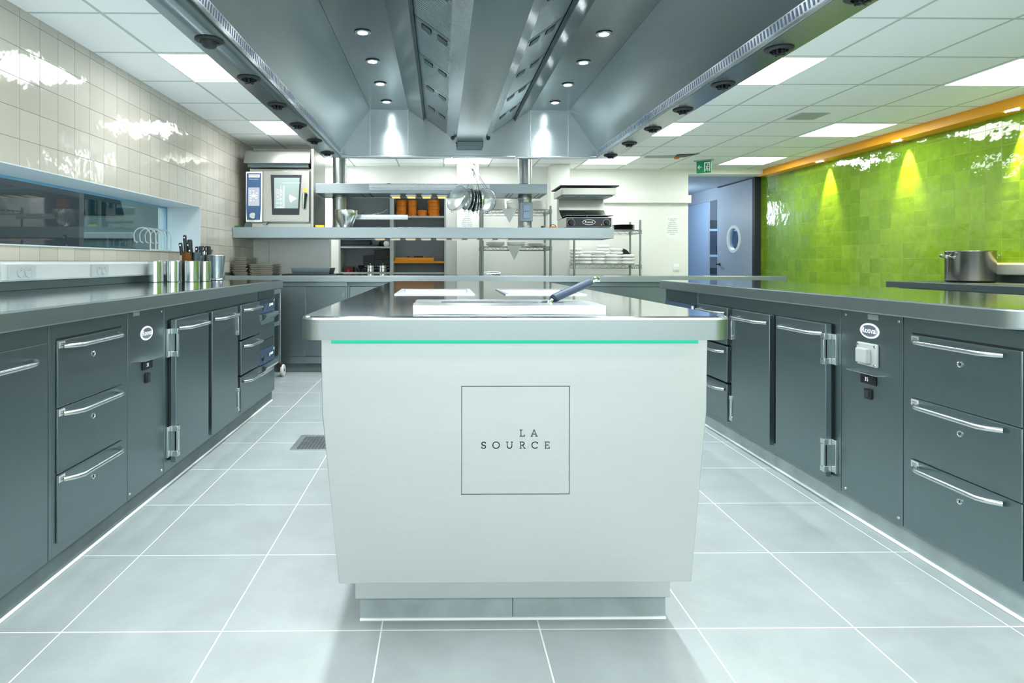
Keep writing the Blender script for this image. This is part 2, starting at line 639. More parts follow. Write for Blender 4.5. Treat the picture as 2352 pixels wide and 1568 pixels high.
# back of the room
c = MB()
c.box(-2.38, -1.213, 6.62, 6.74, 0, 1.30)
c.box(-2.38, -1.33, 6.62, 6.74, 1.30, 2.27)
struct(c.build('wall_partition', 'white_gloss'))
struct(B(-1.86, -1.855, 6.612, 6.62, 0.93, 1.28).build('trim_2', 'offwhite'))
c = MB()
c.box(-2.38, 1.47, 7.82, 8.02, 0, 2.4)
c.box(1.47, 3.235, 7.97, 8.17, 0, 2.4)
c.box(3.235, 4.37, 7.97, 8.17, 2.205, 2.4)
c.box(-2.38, -2.30, 6.74, 7.82, 0, 2.4)
struct(c.build('wall_back', 'white'))
struct(B(0.193, 0.463, 7.58, 7.82, 0, 2.268).build('wall_pillar', 'white'))
struct(B(1.362, 1.60, 7.60, 7.97, 0, 2.268).build('wall_pillar', 'white'))
# boxing band on the wall over the racks
band = MB().box(1.60, 3.255, 7.915, 7.97, 1.822, 1.925)
struct(band.build('trim_3', 'white', bevel=0.004))
# right wall in green tile, orange bulkhead with lamps
struct(B(4.37, 4.55, -2.8, 8.36, 0, 2.6).build('wall_right', 'tile_green'))
bm_ = struct(B(4.215, 4.372, -2.8, 8.07, 2.188, CEIL).build('trim_4', 'orange', bevel=0.003))
for k, ly in enumerate(SPOT_Y):
    q = MB()
    for i in range(6):
        q.cyl((4.25 + 0.0, ly - 0.05 + i * 0.02, 2.181), 0.006, 0.008, n=10)
    q.build('lamp_row', 'bulb', bm_)
    MB().lathe([(0.038, 0), (0.038, 0.008), (0.028, 0.010)], (4.30, ly, 2.180), 20, caps=(0, 0)).build('lamp_ring', 'chrome', bm_)
c = MB().box(-2.38, -1.9, -2.98, -2.8, 0, 2.4).box(4.0, 4.55, -2.98, -2.8, 0, 2.4).box(-1.9, 4.0, -2.98, -2.8, 0, 0.55).box(-1.9, 4.0, -2.98, -2.8, 2.15, 2.4)
struct(c.build('wall_front', 'white'))
win2 = struct(B(-1.9, 4.0, -2.91, -2.90, 0.55, 2.15).build('added_window', 'glass_clear'))  # wide unseen window added for soft daylight on the island front
c = MB()
for xx in (-1.9, -0.45, 1.02, 2.5, 3.95):
    c.box(xx, xx + 0.05, -2.93, -2.88, 0.55, 2.15)
c.box(-1.9, 4.0, -2.93, -2.88, 0.55, 0.60).box(-1.9, 4.0, -2.93, -2.88, 2.10, 2.15)
c.build('window_frame', 'white', win2)

# passage behind the doorway
c = MB()
c.box(3.0, 3.235, 8.17, 11.2, 0, 2.3)
c.box(3.0, 5.6, 11.2, 11.35, 0, 2.3)
c.box(5.5, 5.6, 8.36, 11.2, 0, 2.3)
c.box(4.31, 4.33, 9.47, 11.2, 2.03, 2.222)
c.box(4.31, 4.33, 9.80, 9.81, 0, 2.03)
c.box(4.55, 5.5, 8.28, 8.36, 0, 2.3)
struct(c.build('wall_passage', 'bluegrey'))
struct(B(4.31, 4.33, 9.811, 11.2, 0, 2.026).build('door_2', 'bluelight'))
struct(B(3.0, 5.6, 8.17, 11.3, 2.222, 2.3).build('ceiling_passage', 'bluegrey'))
d = bpy.data.lights.new('passage_fill', 'POINT')  # unseen fill light added to brighten the passage
d.energy = 12
d.color = (0.78, 0.9, 1.0)
d.shadow_soft_size = 0.2
o = bpy.data.objects.new('passage_fill', d)
COL.objects.link(o)
o.location = (3.55, 9.7, 1.85)
d2 = d.copy()
d2.energy = 24
o2 = bpy.data.objects.new('storeroom_fill', d2)  # second fill light, added to brighten the storeroom
COL.objects.link(o2)
o2.location = (4.9, 9.5, 2.1)
# door leaf standing open, round window
door = thing('door_1', 'blue grey swing door standing open with round white window', 'door', (4.31, 8.38, 0))
door['kind'] = 'structure'
N = 40
oy, oz, R = 0.535, 1.39, 0.172
outer = [(0, 0.01), (1.07, 0.01), (1.07, 2.20), (0, 2.20)]
leaf = MB()
for xx in (-0.02, 0.02):
    ring = [(xx, oy + R * math.cos(2 * PI * i / N), oz + R * math.sin(2 * PI * i / N)) for i in range(N)]
    sq = []
    for i in range(N):
        a = 2 * PI * i / N
        ca, sa = math.cos(a), math.sin(a)
        t = min((1.07 - oy) / ca if ca > 1e-9 else 1e9, -oy / ca if ca < -1e-9 else 1e9,
                (2.20 - oz) / sa if sa > 1e-9 else 1e9, (0.01 - oz) / sa if sa < -1e-9 else 1e9)
        sq.append((xx, oy + t * ca, oz + t * sa))
    for (cy, cz) in outer:
        j = min(range(N), key=lambda i: (sq[i][1] - cy) ** 2 + (sq[i][2] - cz) ** 2)
        sq[j] = (xx, cy, cz)
    leaf.add(ring + sq, [(i, (i + 1) % N, N + (i + 1) % N, N + i) for i in range(N)])
n4 = 2 * N
leaf.f += [[i, (i + 1) % N, n4 + (i + 1) % N, n4 + i] for i in range(N)]
leaf.f += [[N + i, N + (i + 1) % N, n4 + N + (i + 1) % N, n4 + N + i] for i in range(N)]
leaf.v = [Vector((p.x + 4.31, p.y + 8.38, p.z)) for p in leaf.v]
leaf.build('leaf', 'bluegrey', door)
dc = (4.31, 8.38 + oy, oz)
MB().lathe([(R - 0.012, -0.03), (R + 0.03, -0.03), (R + 0.036, -0.022), (R + 0.036, 0.022), (R + 0.03, 0.03), (R - 0.012, 0.03), (R - 0.012, -0.03)],
           dc, N, 'x').build('window_ring', 'white_gloss', door, smooth=True)
MB().lathe([(R - 0.005, -0.004), (R - 0.005, 0.004)], dc, N, 'x').build('window_pane', 'glass_round', door)
hd = MB().tube([(4.29, 9.36, 1.02), (4.24, 9.36, 1.02), (4.24, 9.25, 1.02)], 0.011, 8)
hd.cyl((4.285, 9.36, 1.02), 0.025, 0.008, 'x', 16)
hd.build('door_handle', 'black', door, smooth=True)
c = MB()
c.box(4.285, 4.368, 8.30, 8.37, 0, 2.22)
c.box(4.30, 4.39, 8.37, 9.47, 2.206, 2.222)
struct(c.build('trim_5', 'gasket', label='dark door frame'))

# skirtings and sealant beads in front of the cabinets
struct(B(-1.60, -1.284, 0.6, 4.645, 0, 0.084).build('baseboard_left', 'skirt_dark'))
struct(MB().tube([(-1.282, 0.6, 0.003), (-1.282, 4.645, 0.003)], 0.006, 6).build('trim_6', 'bead'))
struct(B(1.706, 2.2, 1.3, 4.56, 0, 0.098).build('baseboard_right', 'concrete'))
struct(MB().tube([(1.704, 1.3, 0.003), (1.704, 4.56, 0.003)], 0.007, 6).build('trim_7', 'bead'))

# ---------------------------------------------------------------- outside the window
struct(B(-12, -2.38, -6, 16, -0.2, 0).build('ground_outside', 'asphalt'))
struct(B(-12, -2.45, 13.5, 14.5, 0, 4.2).build('hedge_backdrop', 'hedge'))
struct(B(-10, -9, -6, 13.5, 0, 4.2).build('hedge_backdrop', 'hedge'))
van = thing('parked_van', 'grey van parked outside, seen through the long window', 'van', (-4.55, 7.6, 0))
vb = MB().prism([(-5.45, 0.45), (-3.66, 0.45), (-3.64, 1.2), (-3.70, 1.55), (-3.82, 2.1), (-5.28, 2.1), (-5.40, 1.55), (-5.46, 1.2)], 'y', 7.6, 11.6)
vb.build('body', 'van', van, bevel=0.06, seg=3)
MB().prism([(-5.18, 1.62), (-3.92, 1.62), (-4.0, 1.95), (-5.1, 1.95)], 'y', 7.585, 7.61).build('rear_window', 'vanglass', van, bevel=0.02)
B(-5.4, -3.7, 7.52, 7.60, 0.5, 0.78).build('bumper', 'slate', van, bevel=0.03)
B(-5.3, -3.8, 7.57, 7.61, 1.33, 1.41).build('trim_strip', 'greyback', van, bevel=0.01)
for xx in (-5.2, -3.95):
    for yy in (8.4, 10.9):
        MB().lathe([(0.0, -0.11), (0.22, -0.11), (0.32, -0.09), (0.32, 0.09), (0.22, 0.11), (0.0, 0.11)], (xx, yy, 0.32), 28, 'x').build('wheel', 'black', van, smooth=True)
tag(B(-4.75, -3.52, 5.98, 6.06, 0, 2.7).build('added_screen', 'slate'), 'added dark screen outside, darkening the view left of the van', 'screen')  # dark board added to darken this side of the window view
tag(B(-3.06, -2.76, 6.1, 6.35, 0, 1.66).build('bin_screen', 'fence', bevel=0.01), 'grey screen panel standing outside beside the van', 'screen')

# ---------------------------------------------------------------- ceiling lights
PT = 0.5675


def light_panel(x0, y0, label):
    t = thing('ceiling_light', label, 'ceiling light', (x0 + PT / 2, y0 + PT / 2, CEIL - 0.006), 0, 'square ceiling light panels')
    e = 0.012
    f = MB()
    for q in ((x0, x0 + PT, y0, y0 + e), (x0, x0 + PT, y0 + PT - e, y0 + PT), (x0, x0 + e, y0 + e, y0 + PT - e), (x0 + PT - e, x0 + PT, y0 + e, y0 + PT - e)):
        f.box(q[0], q[1], q[2], q[3], CEIL - 0.007, CEIL - 0.0005)
    f.build('frame', 'white', t)
    B(x0 + e, x0 + PT - e, y0 + e, y0 + PT - e, CEIL - 0.005, CEIL - 0.001).build('diffuser', 'panel', t)
    return t


XL, XI, XO, XC = -1.6725, 1.7325, 3.435, 0.030
RY = [3.5895, 5.292, 6.9945]
light_panel(XL, RY[0], 'lit square ceiling panel over the cream wall, the nearer of the two there')
light_panel(XL, RY[1], 'lit square ceiling panel over the cream wall, before the oven')
light_panel(XL, RY[2], 'lit ceiling panel half hidden behind the left steel duct')
light_panel(XI, RY[0], 'lit square ceiling panel just right of the hood, nearest')
light_panel(XI, RY[1], 'lit square ceiling panel just right of the hood, second in its row')
light_panel(XI, RY[2], 'lit ceiling panel over the grill, farthest in the row beside the hood')
light_panel(XO, RY[0], 'large lit ceiling panel at the right edge beside the orange beam')
light_panel(XO, RY[1], 'lit ceiling panel by the orange beam, middle of that row')
light_panel(XO, RY[2], 'lit ceiling panel by the orange beam near the exit sign')
light_panel(XC, RY[2], 'lit ceiling panel behind the hood over the white pillar')
BEH = ['behind the camera', 'behind the camera, one row back', 'behind the camera, two rows back']
for xx, nm in ((XL, 'over the left counter'), (XI, 'over the right counter'), (XO, 'along the green wall')):
    for k, yy in enumerate((1.887, 0.1845, -1.518)):
        light_panel(xx, yy, 'lit square ceiling panel %s %s' % (nm, BEH[k]))
for k, yy in enumerate((0.1845, -1.518)):
    for xx, nm in ((XC - 2 * PT, 'left of the middle'), (XC + 2 * PT, 'right of the middle')):  # unseen panels added to brighten the island front and near floor
        light_panel(xx, yy, 'added ceiling panel before the island, %s, %s' % (nm, BEH[k]))
    light_panel(XC, yy, 'lit square ceiling panel before the island %s' % BEH[k])

light_panel(XC, 0.752, 'added lit ceiling panel before the island, nearest to the hood front')  # one more unseen panel, added to lift the floor before the island

# ceiling fittings
t = thing('ceiling_grille', 'small pale grey square return grille in the ceiling', 'vent', tuple(P(1884, 266, 5.0)[:2]) + (CEIL,))
gx, gy = 3.12, 5.08
t.location = (3.09, 5.05, CEIL)
B(2.93, 3.17, 4.94, 5.17, CEIL - 0.006, CEIL - 0.0005).build('frame', 'plastic_grey', t, bevel=0.002)
g = MB()
for i in range(9):
    g.box(2.95, 3.15, 4.955 + i * 0.023, 4.967 + i * 0.023, CEIL - 0.010, CEIL - 0.006)
g.build('slats', 'plastic_grey', t)
t = thing('ceiling_gap', 'slot in the ceiling where a tile has slipped, right of the hood', 'ceiling slot', (2.6, 7.3, CEIL))
MB().prism([(2.35, 6.98), (2.87, 6.90), (2.72, 7.10), (2.36, 7.10)], 'z', CEIL - 0.004, CEIL - 0.0005).build('opening', 'greyback', t)
MB().prism([(2.66, 6.88), (2.89, 6.80), (2.80, 7.02), (2.70, 7.06)], 'z', CEIL - 0.008, CEIL - 0.004).build('torn_edge', 'slate', t)
B(2.69, 2.73, 6.97, 7.03, CEIL - 0.03, CEIL - 0.006).build('cable_end', 'orange_wood', t)

# exit sign
ex = thing('exit_sign', 'green emergency exit sign with arrow hanging from the ceiling', 'exit sign', (3.13, 7.25, CEIL), -0.75)
exl = lambda mb, n, m: mb.build(n, m, ex)


def sign_part(mb, name, mat, **kw):
    mb.v = [v + Vector(ex.location) for v in mb.v]
    return mb.build(name, mat, ex, **kw)


sign_part(B(-0.11, 0.11, -0.035, 0.035, -0.012, -0.0005), 'mount', 'plastic_grey')
sign_part(B(-0.085, 0.085, -0.006, 0.006, -0.155, -0.012), 'plate', 'signgreen', bevel=0.002)
q = MB()
fy = -0.0068
pl = lambda a, b: (a, fy, b)
q.ribbon([(-0.022, -0.083), (-0.068, -0.083)], 0.010, pl)
q.ribbon([(-0.045, -0.060), (-0.068, -0.083), (-0.045, -0.106)], 0.010, pl)
q.add([pl(0.005, -0.14), pl(0.018, -0.14), pl(0.018, -0.03), pl(0.005, -0.03)], [(0, 1, 2, 3)])
q.add([pl(0.018, -0.043), pl(0.075, -0.043), pl(0.075, -0.03), pl(0.018, -0.03)], [(0, 1, 2, 3)])
q.add([pl(0.064, -0.14), pl(0.075, -0.14), pl(0.075, -0.043), pl(0.064, -0.043)], [(0, 1, 2, 3)])
q.ribbon([(0.044, -0.066), (0.036, -0.095), (0.050, -0.112), (0.046, -0.135)], 0.011, pl)
q.ribbon([(0.036, -0.095), (0.028, -0.115), (0.022, -0.128)], 0.009, pl)
q.ribbon([(0.026, -0.085), (0.042, -0.074), (0.058, -0.088)], 0.007, pl)
q.add([pl(0.047 + 0.009 * math.cos(a * PI / 5), -0.055 + 0.009 * math.sin(a * PI / 5)) for a in range(10)], [tuple(range(10))])
sign_part(q, 'pictogram', 'signwhite')

# floor drain
dr = thing('floor_drain', 'square steel floor drain with mesh grate in the left aisle', 'drain', (-0.7, 3.56, 0))
q = MB()
x0, x1, y0, y1, e = -0.845, -0.545, 3.415, 3.705, 0.034
q.box(x0, x1, y0, y0 + e * .4, 0.0003, 0.004).box(x0, x1, y1 - e, y1, 0.0003, 0.004).box(x0, x0 + e, y0 + e * .4, y1 - e, 0.0003, 0.004).box(x1 - e, x1, y0 + e * .4, y1 - e, 0.0003, 0.004)
q.build('rim', 'steel_bright', dr)
B(x0 + e, x1 - e, y0 + e * .4, y1 - e, 0.0002, 0.0008).build('pit', 'slate', dr)
q = MB()
for i in range(1, 12):
    xx = x0 + e + (x1 - x0 - 2 * e) * i / 12
    q.box(xx - 0.0012, xx + 0.0012, y0 + e * .4, y1 - e, 0.001, 0.003)
for i in range(1, 8):
    yy = y0 + e * .4 + (y1 - y0 - 1.4 * e) * i / 8
    q.box(x0 + e, x1 - e, yy - 0.001, yy + 0.001, 0.001, 0.0028)
q.build('grate', 'steel_bright', dr)

# ================================================================== EXTRACTION HOOD
HY0, HY1 = 1.5, 5.6
hood = thing('extraction_hood', 'large stainless steel extraction hood over the central island', 'hood', (HOOD_C, 3.4, 2.0))


def hx(s, h):
    return HOOD_C + s * h


rim = MB()
for s in (-1, 1):
    a, b = hx(s, 1.331), hx(s, 1.165)
    rim.box(a, b, HY0, HY1, 2.0, 2.012)
    rim.box(a, hx(s, 1.323), HY0, HY1, 2.012, 2.62)
    rim.box(hx(s, 1.165), hx(s, 1.157), HY0 + .16, 5.55, 2.0, 2.018)
rim.box(hx(-1, 1.165), hx(1, 1.165), HY0, HY0 + 0.16, 2.0, 2.012)
rim.box(hx(-1, 1.323), hx(1, 1.323), HY0, HY0 + 0.01, 2.012, 2.62)
rim.box(hx(-1, 1.323), hx(1, 1.323), HY1 - 0.012, HY1, 2.012, 2.62)
rim.build('rim', 'steel_hood', hood, bevel=0.002)
lp = MB().box(hx(-1, 1.165), hx(-1, .16), 5.545, HY1, 1.995, 2.014)
lp.box(hx(-1, .157), hx(1, 0.42), 5.545, HY1, 1.995, 2.014).box(hx(1, .423), hx(1, 1.165), 5.545, HY1, 1.995, 2.014)
lp.build('back_lip', 'steel_bright', hood, bevel=0.004)
B(hx(-1, 1.325), hx(1, 1.325), HY0, HY1, 2.60, 2.62).build('light_block', 'steel_dark', hood)  # unseen plate added to stop light leaking into the hood
for s in (-1, 1):
    st = MB().box(hx(s, 1.166), hx(s, 1.158), HY0 + 0.16, 5.545, 2.018, 2.068)
    st.build('air_strip', 'steel_bright', hood)
    q = MB()
    n = 150
    for i in range(n):
        yy = 1.42 + (5.5 - 1.42) * i / n
        q.add([(hx(s, 1.1572), yy, 2.024), (hx(s, 1.1572), yy + 0.012, 2.024), (hx(s, 1.1572), yy + 0.022, 2.062), (hx(s, 1.1572), yy + 0.010, 2.062)], [(0, 1, 2, 3)])
    q.build('air_slots', 'navy', hood)


def plate(name, mat, s, p, t=0.008, y0=HY0 + 0.01, y1=5.55, up=(0, 1)):
    (h0, z0), (h1, z1) = p
    poly = [(hx(s, h0), z0), (hx(s, h1), z1), (hx(s, h1) + up[0] * s * t, z1 + up[1] * t), (hx(s, h0) + up[0] * s * t, z0 + up[1] * t)]
    return MB().prism(poly, 'y', y0, y1).build(name, mat, hood)


for s in (-1, 1):
    plate('slope_panel', 'steel_hood', s, ((1.158, 2.068), (0.902, 2.432)), up=(0.8, 0.6))
    plate('light_panel', 'steel_hood', s, ((0.900, 2.432), (0.556, 2.432)))
    plate('baffle_panel', 'steel_hood', s, ((0.556, 2.432), (0.42, 2.332)), up=(-0.55, 0.83))
    plate('baffle_lip', 'steel_dark', s, ((0.42, 2.330), (0.405, 2.352)), t=0.006, up=(-0.8, -0.3))
    plate('trough_side', 'steel_bright', s, ((0.212, 2.222), (0.122, 2.120)), up=(-0.7, 0.7))
    # filters with their grips
    ux = Vector((hx(s, 0.21) - hx(s, 0.405), 0, 2.222 - 2.362))
    ln = ux.length
    ux.normalize()
    nrm = Vector((-ux.z * (1 if s < 0 else -1), 0, -abs(ux.x)))
    nrm.normalize()
    for k in range(8):
        ya, yb = 1.52 + 0.571 * k, 1.52 + 0.571 * (k + 1)
        if yb > 5.55: break
        base = Vector((hx(s, 0.405), 0, 2.362))
        f = MB()
        rows = 22
        prof = []
        for i in range(rows):
            yy = ya + 0.012 + (yb - ya - 0.024) * i / rows
            dy = (yb - ya - 0.024) / rows
            prof += [(yy, 0.0), (yy + dy * 0.15, 0.012), (yy + dy * 0.6, 0.012), (yy + dy * 0.75, 0.0)]
        vs = []
        for yy, hh in prof:
            a = base + nrm * hh
            bq = base + ux * ln + nrm * hh
            vs += [(a.x, yy, a.z), (bq.x, yy, bq.z)]
        f.add(vs, [(2 * i, 2 * i + 1, 2 * i + 3, 2 * i + 2) for i in range(len(prof) - 1)])
        for yy in (ya, yb - 0.014):
            a, bq = base - nrm * 0.005, base + ux * ln - nrm * 0.005
            c1, c2 = base + nrm * 0.014, base + ux * ln + nrm * 0.014
            f.add([(a.x, yy, a.z), (bq.x, yy, bq.z), (c2.x, yy, c2.z), (c1.x, yy, c1.z),
                   (a.x, yy + 0.012, a.z), (bq.x, yy + 0.012, bq.z), (c2.x, yy + 0.012, c2.z), (c1.x, yy + 0.012, c1.z)],
                  [(0, 1, 2, 3), (7, 6, 5, 4), (0, 4, 5, 1), (1, 5, 6, 2), (2, 6, 7, 3), (3, 7, 4, 0)])
        fl = f.build('filter', 'steel_hood', hood)
        for u in (0.28, 0.72):
            g = MB()
            cc = base + ux * ln * u + nrm * 0.016
            w2 = ux * 0.027
            vs = []
            for hh in (0, 0.012):
                for (aa, yy) in ((-1, ya + 0.03), (1, ya + 0.03), (1, ya + 0.10), (-1, ya + 0.10)):
                    pp = cc + w2 * aa + nrm * hh
                    vs.append((pp.x, yy, pp.z))
            g.add(vs, [(0, 1, 2, 3), (4, 5, 6, 7), (0, 1, 5, 4), (1, 2, 6, 5), (2, 3, 7, 6), (3, 0, 4, 7)])
            g.build('filter_grip', 'steel_dark', fl)
    # back of the hood: seamed sheets
    B(hx(s, 0.903), hx(s, 1.322), 5.55, 5.575, 2.012, 2.6).build('back_panel', 'steel_back', hood)
    B(hx(s, 0.558), hx(s, 0.899), 5.55, 5.575, 2.012, 2.6).build('back_panel', 'steel_back', hood)
    for h in (0.5565, 0.901):
        B(hx(s, h - 0.003), hx(s, h + 0.003), 5.546, 5.56, 2.012, 2.432).build('seam_strip', 'chrome_satin', hood)
    # lamps
    for ly in LAMP_Y:
        lampc = (hx(s, 0.728), ly, 2.432)
        r = MB().lathe([(0.030, 0.0), (0.046, -0.002), (0.050, -0.006), (0.046, -0.009), (0.032, -0.008)], lampc, 28, caps=(1, 0)).build('downlight', 'chrome_satin', hood, smooth=True)
        MB().lathe([(0.0, -0.0075), (0.029, -0.0065), (0.030, -0.002)], lampc, 24).build('bulb', 'bulb', r)
    # swirl outlets in the rim
    oy0 = 2.63 if s < 0 else 2.70
    for k in range(-2, 6):
        cy = oy0 + 0.541 * k
        if cy < 1.6 or cy > 5.5: continue
        cc = (hx(s, 1.248), cy, 2.0)
        d_ = MB().lathe([(0.0, 0.001), (0.060, 0.001), (0.061, -0.004), (0.052, -0.010), (0.038, -0.011), (0.036, -0.002), (0.0, -0.002)], cc, 32).build('air_outlet', 'black', hood, smooth=True)
        nz = MB()
        if s < 0 and k == 0:
            nz.lathe([(0.036, -0.006), (0.035, -0.018), (0.029, -0.028), (0.018, -0.035), (0.0, -0.038)], cc, 24)
        else:
            for i in range(4):
                a = PI * i / 4 + k
                dx, dyy = math.cos(a) * 0.027, math.sin(a) * 0.027
                nx, ny = -math.sin(a) * 0.004, math.cos(a) * 0.004
                nz.prism([(cc[0] + dx + nx, cc[1] + dyy + ny), (cc[0] + dx - nx, cc[1] + dyy - ny), (cc[0] - dx - nx, cc[1] - dyy - ny), (cc[0] - dx + nx, cc[1] - dyy + ny)], 'z', 1.972 + 0.004 * (i % 2), 1.998)
        nz.build('nozzle', 'slate', d_, smooth=(s < 0 and k == 0))
B(hx(-1, .553), hx(1, .553), 5.55, 5.575, 2.012, 2.6).build('back_panel', 'steel_back', hood)
B(hx(-1, .122), hx(1, .122), HY0 + .01, 5.42, 2.112, 2.120).build('trough', 'steel_hood', hood)
B(hx(-1, .115), hx(1, .115), 5.38, 5.548, 2.066, 2.112).build('drip_cup', 'steel_dark', hood, bevel=0.003)
for s in (-1, 1):
    q = MB().lathe([(0, 0), (0.016, 0), (0.018, 0.03), (0.012, 0.045), (0, 0.045)], (hx(s, 0.155), 5.30, 2.13), 14, 'y')
    q.build('drain_tap', 'black', hood, smooth=True)

# ================================================================== CENTRAL ISLAND
TOPZ = 0.912
isl = thing('cooking_island', 'pale steel cooking island with engraved square sign, under the hood', 'kitchen island', (0.2, 3.0, 0))
IX0, IX1, IY0, IY1 = -0.360, 0.748, 1.540, 4.42


def top_with_holes(outline_box, r, holes, z0, z1, corners):
    """slab with a rounded outline and rectangular wells"""
    x0, x1, y0, y1 = outline_box
    bm = bmesh.new()
    poly = rrect(x0, x1, y0, y1, r, 8, corners)
    # grid pieces between the wells, rounded outline handled by strips
    xs = sorted({x0 + r, x1 - r} | {v for h in holes for v in h[:2]})
    ys = sorted({y0 + r, y1 - r} | {v for h in holes for v in h[2:]})
    mb = MB()
    def inside(cx, cy):
        return any(h[0] < cx < h[1] and h[2] < cy < h[3] for h in holes)
    for i in range(len(xs) - 1):
        for j in range(len(ys) - 1):
            if inside((xs[i] + xs[i + 1]) / 2, (ys[j] + ys[j + 1]) / 2): continue
            mb.add([(xs[i], ys[j], z1), (xs[i + 1], ys[j], z1), (xs[i + 1], ys[j + 1], z1), (xs[i], ys[j + 1], z1)], [(0, 1, 2, 3)])
    for (xa, xb, ya, yb) in holes:
        mb.add([(xa, ya, z1), (xb, ya, z1), (xb, yb, z1), (xa, yb, z1), (xa, ya, z0), (xb, ya, z0), (xb, yb, z0), (xa, yb, z0)],
               [(0, 1, 5, 4), (1, 2, 6, 5), (2, 3, 7, 6), (3, 0, 4, 7)])
    # rim between inner rectangle and rounded outline, with a soft edge
    e = 0.008
    inner = []
    for (px, py) in poly:
        inner.append((min(max(px, x0 + r), x1 - r), min(max(py, y0 + r), y1 - r)))
    def toward(p, q, d):
        v = Vector((q[0] - p[0], q[1] - p[1]))
        return (p[0] + v.x / v.length * d, p[1] + v.y / v.length * d) if v.length > 1e-9 else p
    n = len(poly)
    rings = [[(q[0], q[1], z1) for q in inner],
             [toward(p, q, e) + (z1,) for p, q in zip(poly, inner)],
             [toward(p, q, e * 0.3) + (z1 - e * 0.3,) for p, q in zip(poly, inner)],
             [p + (z1 - e,) for p in poly],
             [p + (z0,) for p in poly]]
    vs = [v for rg in rings for v in rg]
    fs = []
    for k in range(len(rings) - 1):
        for i in range(n):
            j = (i + 1) % n
            fs.append((k * n + i, k * n + j, (k + 1) * n + j, (k + 1) * n + i))
    fs.append([4 * n + i for i in range(n)])
    mb.add(vs, fs)
    bm.free()
    return mb


PANS = [(-0.185, 0.129, 2.574, 3.040), (0.282, 0.600, 2.574, 3.040)]
FRY = (0.00, 0.345, 1.700, 1.800)
top_with_holes((IX0, IX1, IY0, IY1), 0.055, PANS + [FRY], 0.853, TOPZ, (1, 1, 1, 1)).build('worktop', 'steel_top', isl, smooth=0.25, side='steel_edge')
for (a, b, c0, c1) in PANS:
    q = MB()
    e = 0.004
    q.add([(a, c0, TOPZ), (b, c0, TOPZ), (b, c1, TOPZ), (a, c1, TOPZ), (a + .015, c0 + .015, .77), (b - .015, c0 + .015, .77), (b - .015, c1 - .015, .77), (a + .015, c1 - .015, .77)],
          [(0, 1, 5, 4), (1, 2, 6, 5), (2, 3, 7, 6), (3, 0, 4, 7), (4, 5, 6, 7)])
    for bx in ((a - .012, b + .012, c0 - .012, c0 + e), (a - .012, b + .012, c1 - e, c1 + .012), (a - .012, a + e, c0 + e, c1 - e), (b - e, b + .012, c0 + e, c1 - e)):
        q.box(*bx, TOPZ, TOPZ + 0.004)
    q.build('well', 'steel_bright', isl)
q = MB()
a, b, c0, c1 = FRY
q.add([(a, c0, TOPZ), (b, c0, TOPZ), (b, c1, TOPZ), (a, c1, TOPZ), (a + .01, c0 + .01, .70), (b - .01, c0 + .01, .70), (b - .01, c1 - .01, .70), (a + .01, c1 - .01, .70)],
      [(0, 1, 5, 4), (1, 2, 6, 5), (2, 3, 7, 6), (3, 0, 4, 7), (4, 5, 6, 7)])
q.build('fryer_well', 'steel_dark', isl)
q = MB()
for bx in ((-0.075, 0.433, 1.596, 1.700), (-0.075, 0.433, 1.800, 1.86), (-0.075, 0.0, 1.700, 1.800), (0.345, 0.433, 1.700, 1.800)):
    q.box(*bx, TOPZ, 0.936)
q.build('fryer_rim', 'steel_bright', isl, bevel=0.002)
# body: upright upper part, tapering below
BY = 1.68
prof = [(-0.280, 0.167), (0.692, 0.167), (0.734, 0.640), (0.736, 0.853), (-0.330, 0.853), (-0.327, 0.640)]
MB().prism(prof, 'y', BY, 4.36).build('body', 'steel_isle', isl, bevel=0.002)
B(-0.248, 0.668, 1.772, 4.30, 0.074, 0.167).build('plinth_band', 'steel_isle', isl, bevel=0.002)
q = MB().box(-0.237, 0.2105, 1.794, 4.27, 0.006, 0.074).box(0.2125, 0.662, 1.794, 4.27, 0.006, 0.074)
q.build('plinth', 'concrete', isl)
MB().tube([(-0.237, 1.792, 0.003), (0.662, 1.792, 0.003)], 0.005, 6).build('sealant_bead', 'bead', isl)
B(-0.300, 0.706, BY - 0.010, BY - 0.0005, 0.827, 0.8385).build('led_strip', 'led', isl)
ld = bpy.data.lights.new('led_glow', 'AREA')
ld.shape = 'RECTANGLE'
ld.size, ld.size_y = 1.0, 0.008
ld.energy = 0.09
ld.color = (0.02, 1.0, 0.7)
lo = bpy.data.objects.new('led_glow', ld)
COL.objects.link(lo)
lo.location = (0.203, BY - 0.016, 0.834)
lo.rotation_euler = Vector((0, 0.55, -1)).to_track_quat('-Z', 'Y').to_euler()
# engraved sign: square outline and slab letters
fy = BY - 0.0008
pl = lambda a, b: (a, fy, b)
q = MB()
sx0, sx1, sz0, sz1, tw = 0.0555, 0.3545, 0.4105, 0.7090, 0.0019
for bx in ((sx0, sx1, sz1 - tw, sz1), (sx0, sx1, sz0, sz0 + tw), (sx0, sx0 + tw, sz0, sz1), (sx1 - tw, sx1, sz0, sz1)):
    q.add([pl(bx[0], bx[2]), pl(bx[1], bx[2]), pl(bx[1], bx[3]), pl(bx[0], bx[3])], [(0, 1, 2, 3)])
q.build('sign_outline', 'ink', isl)


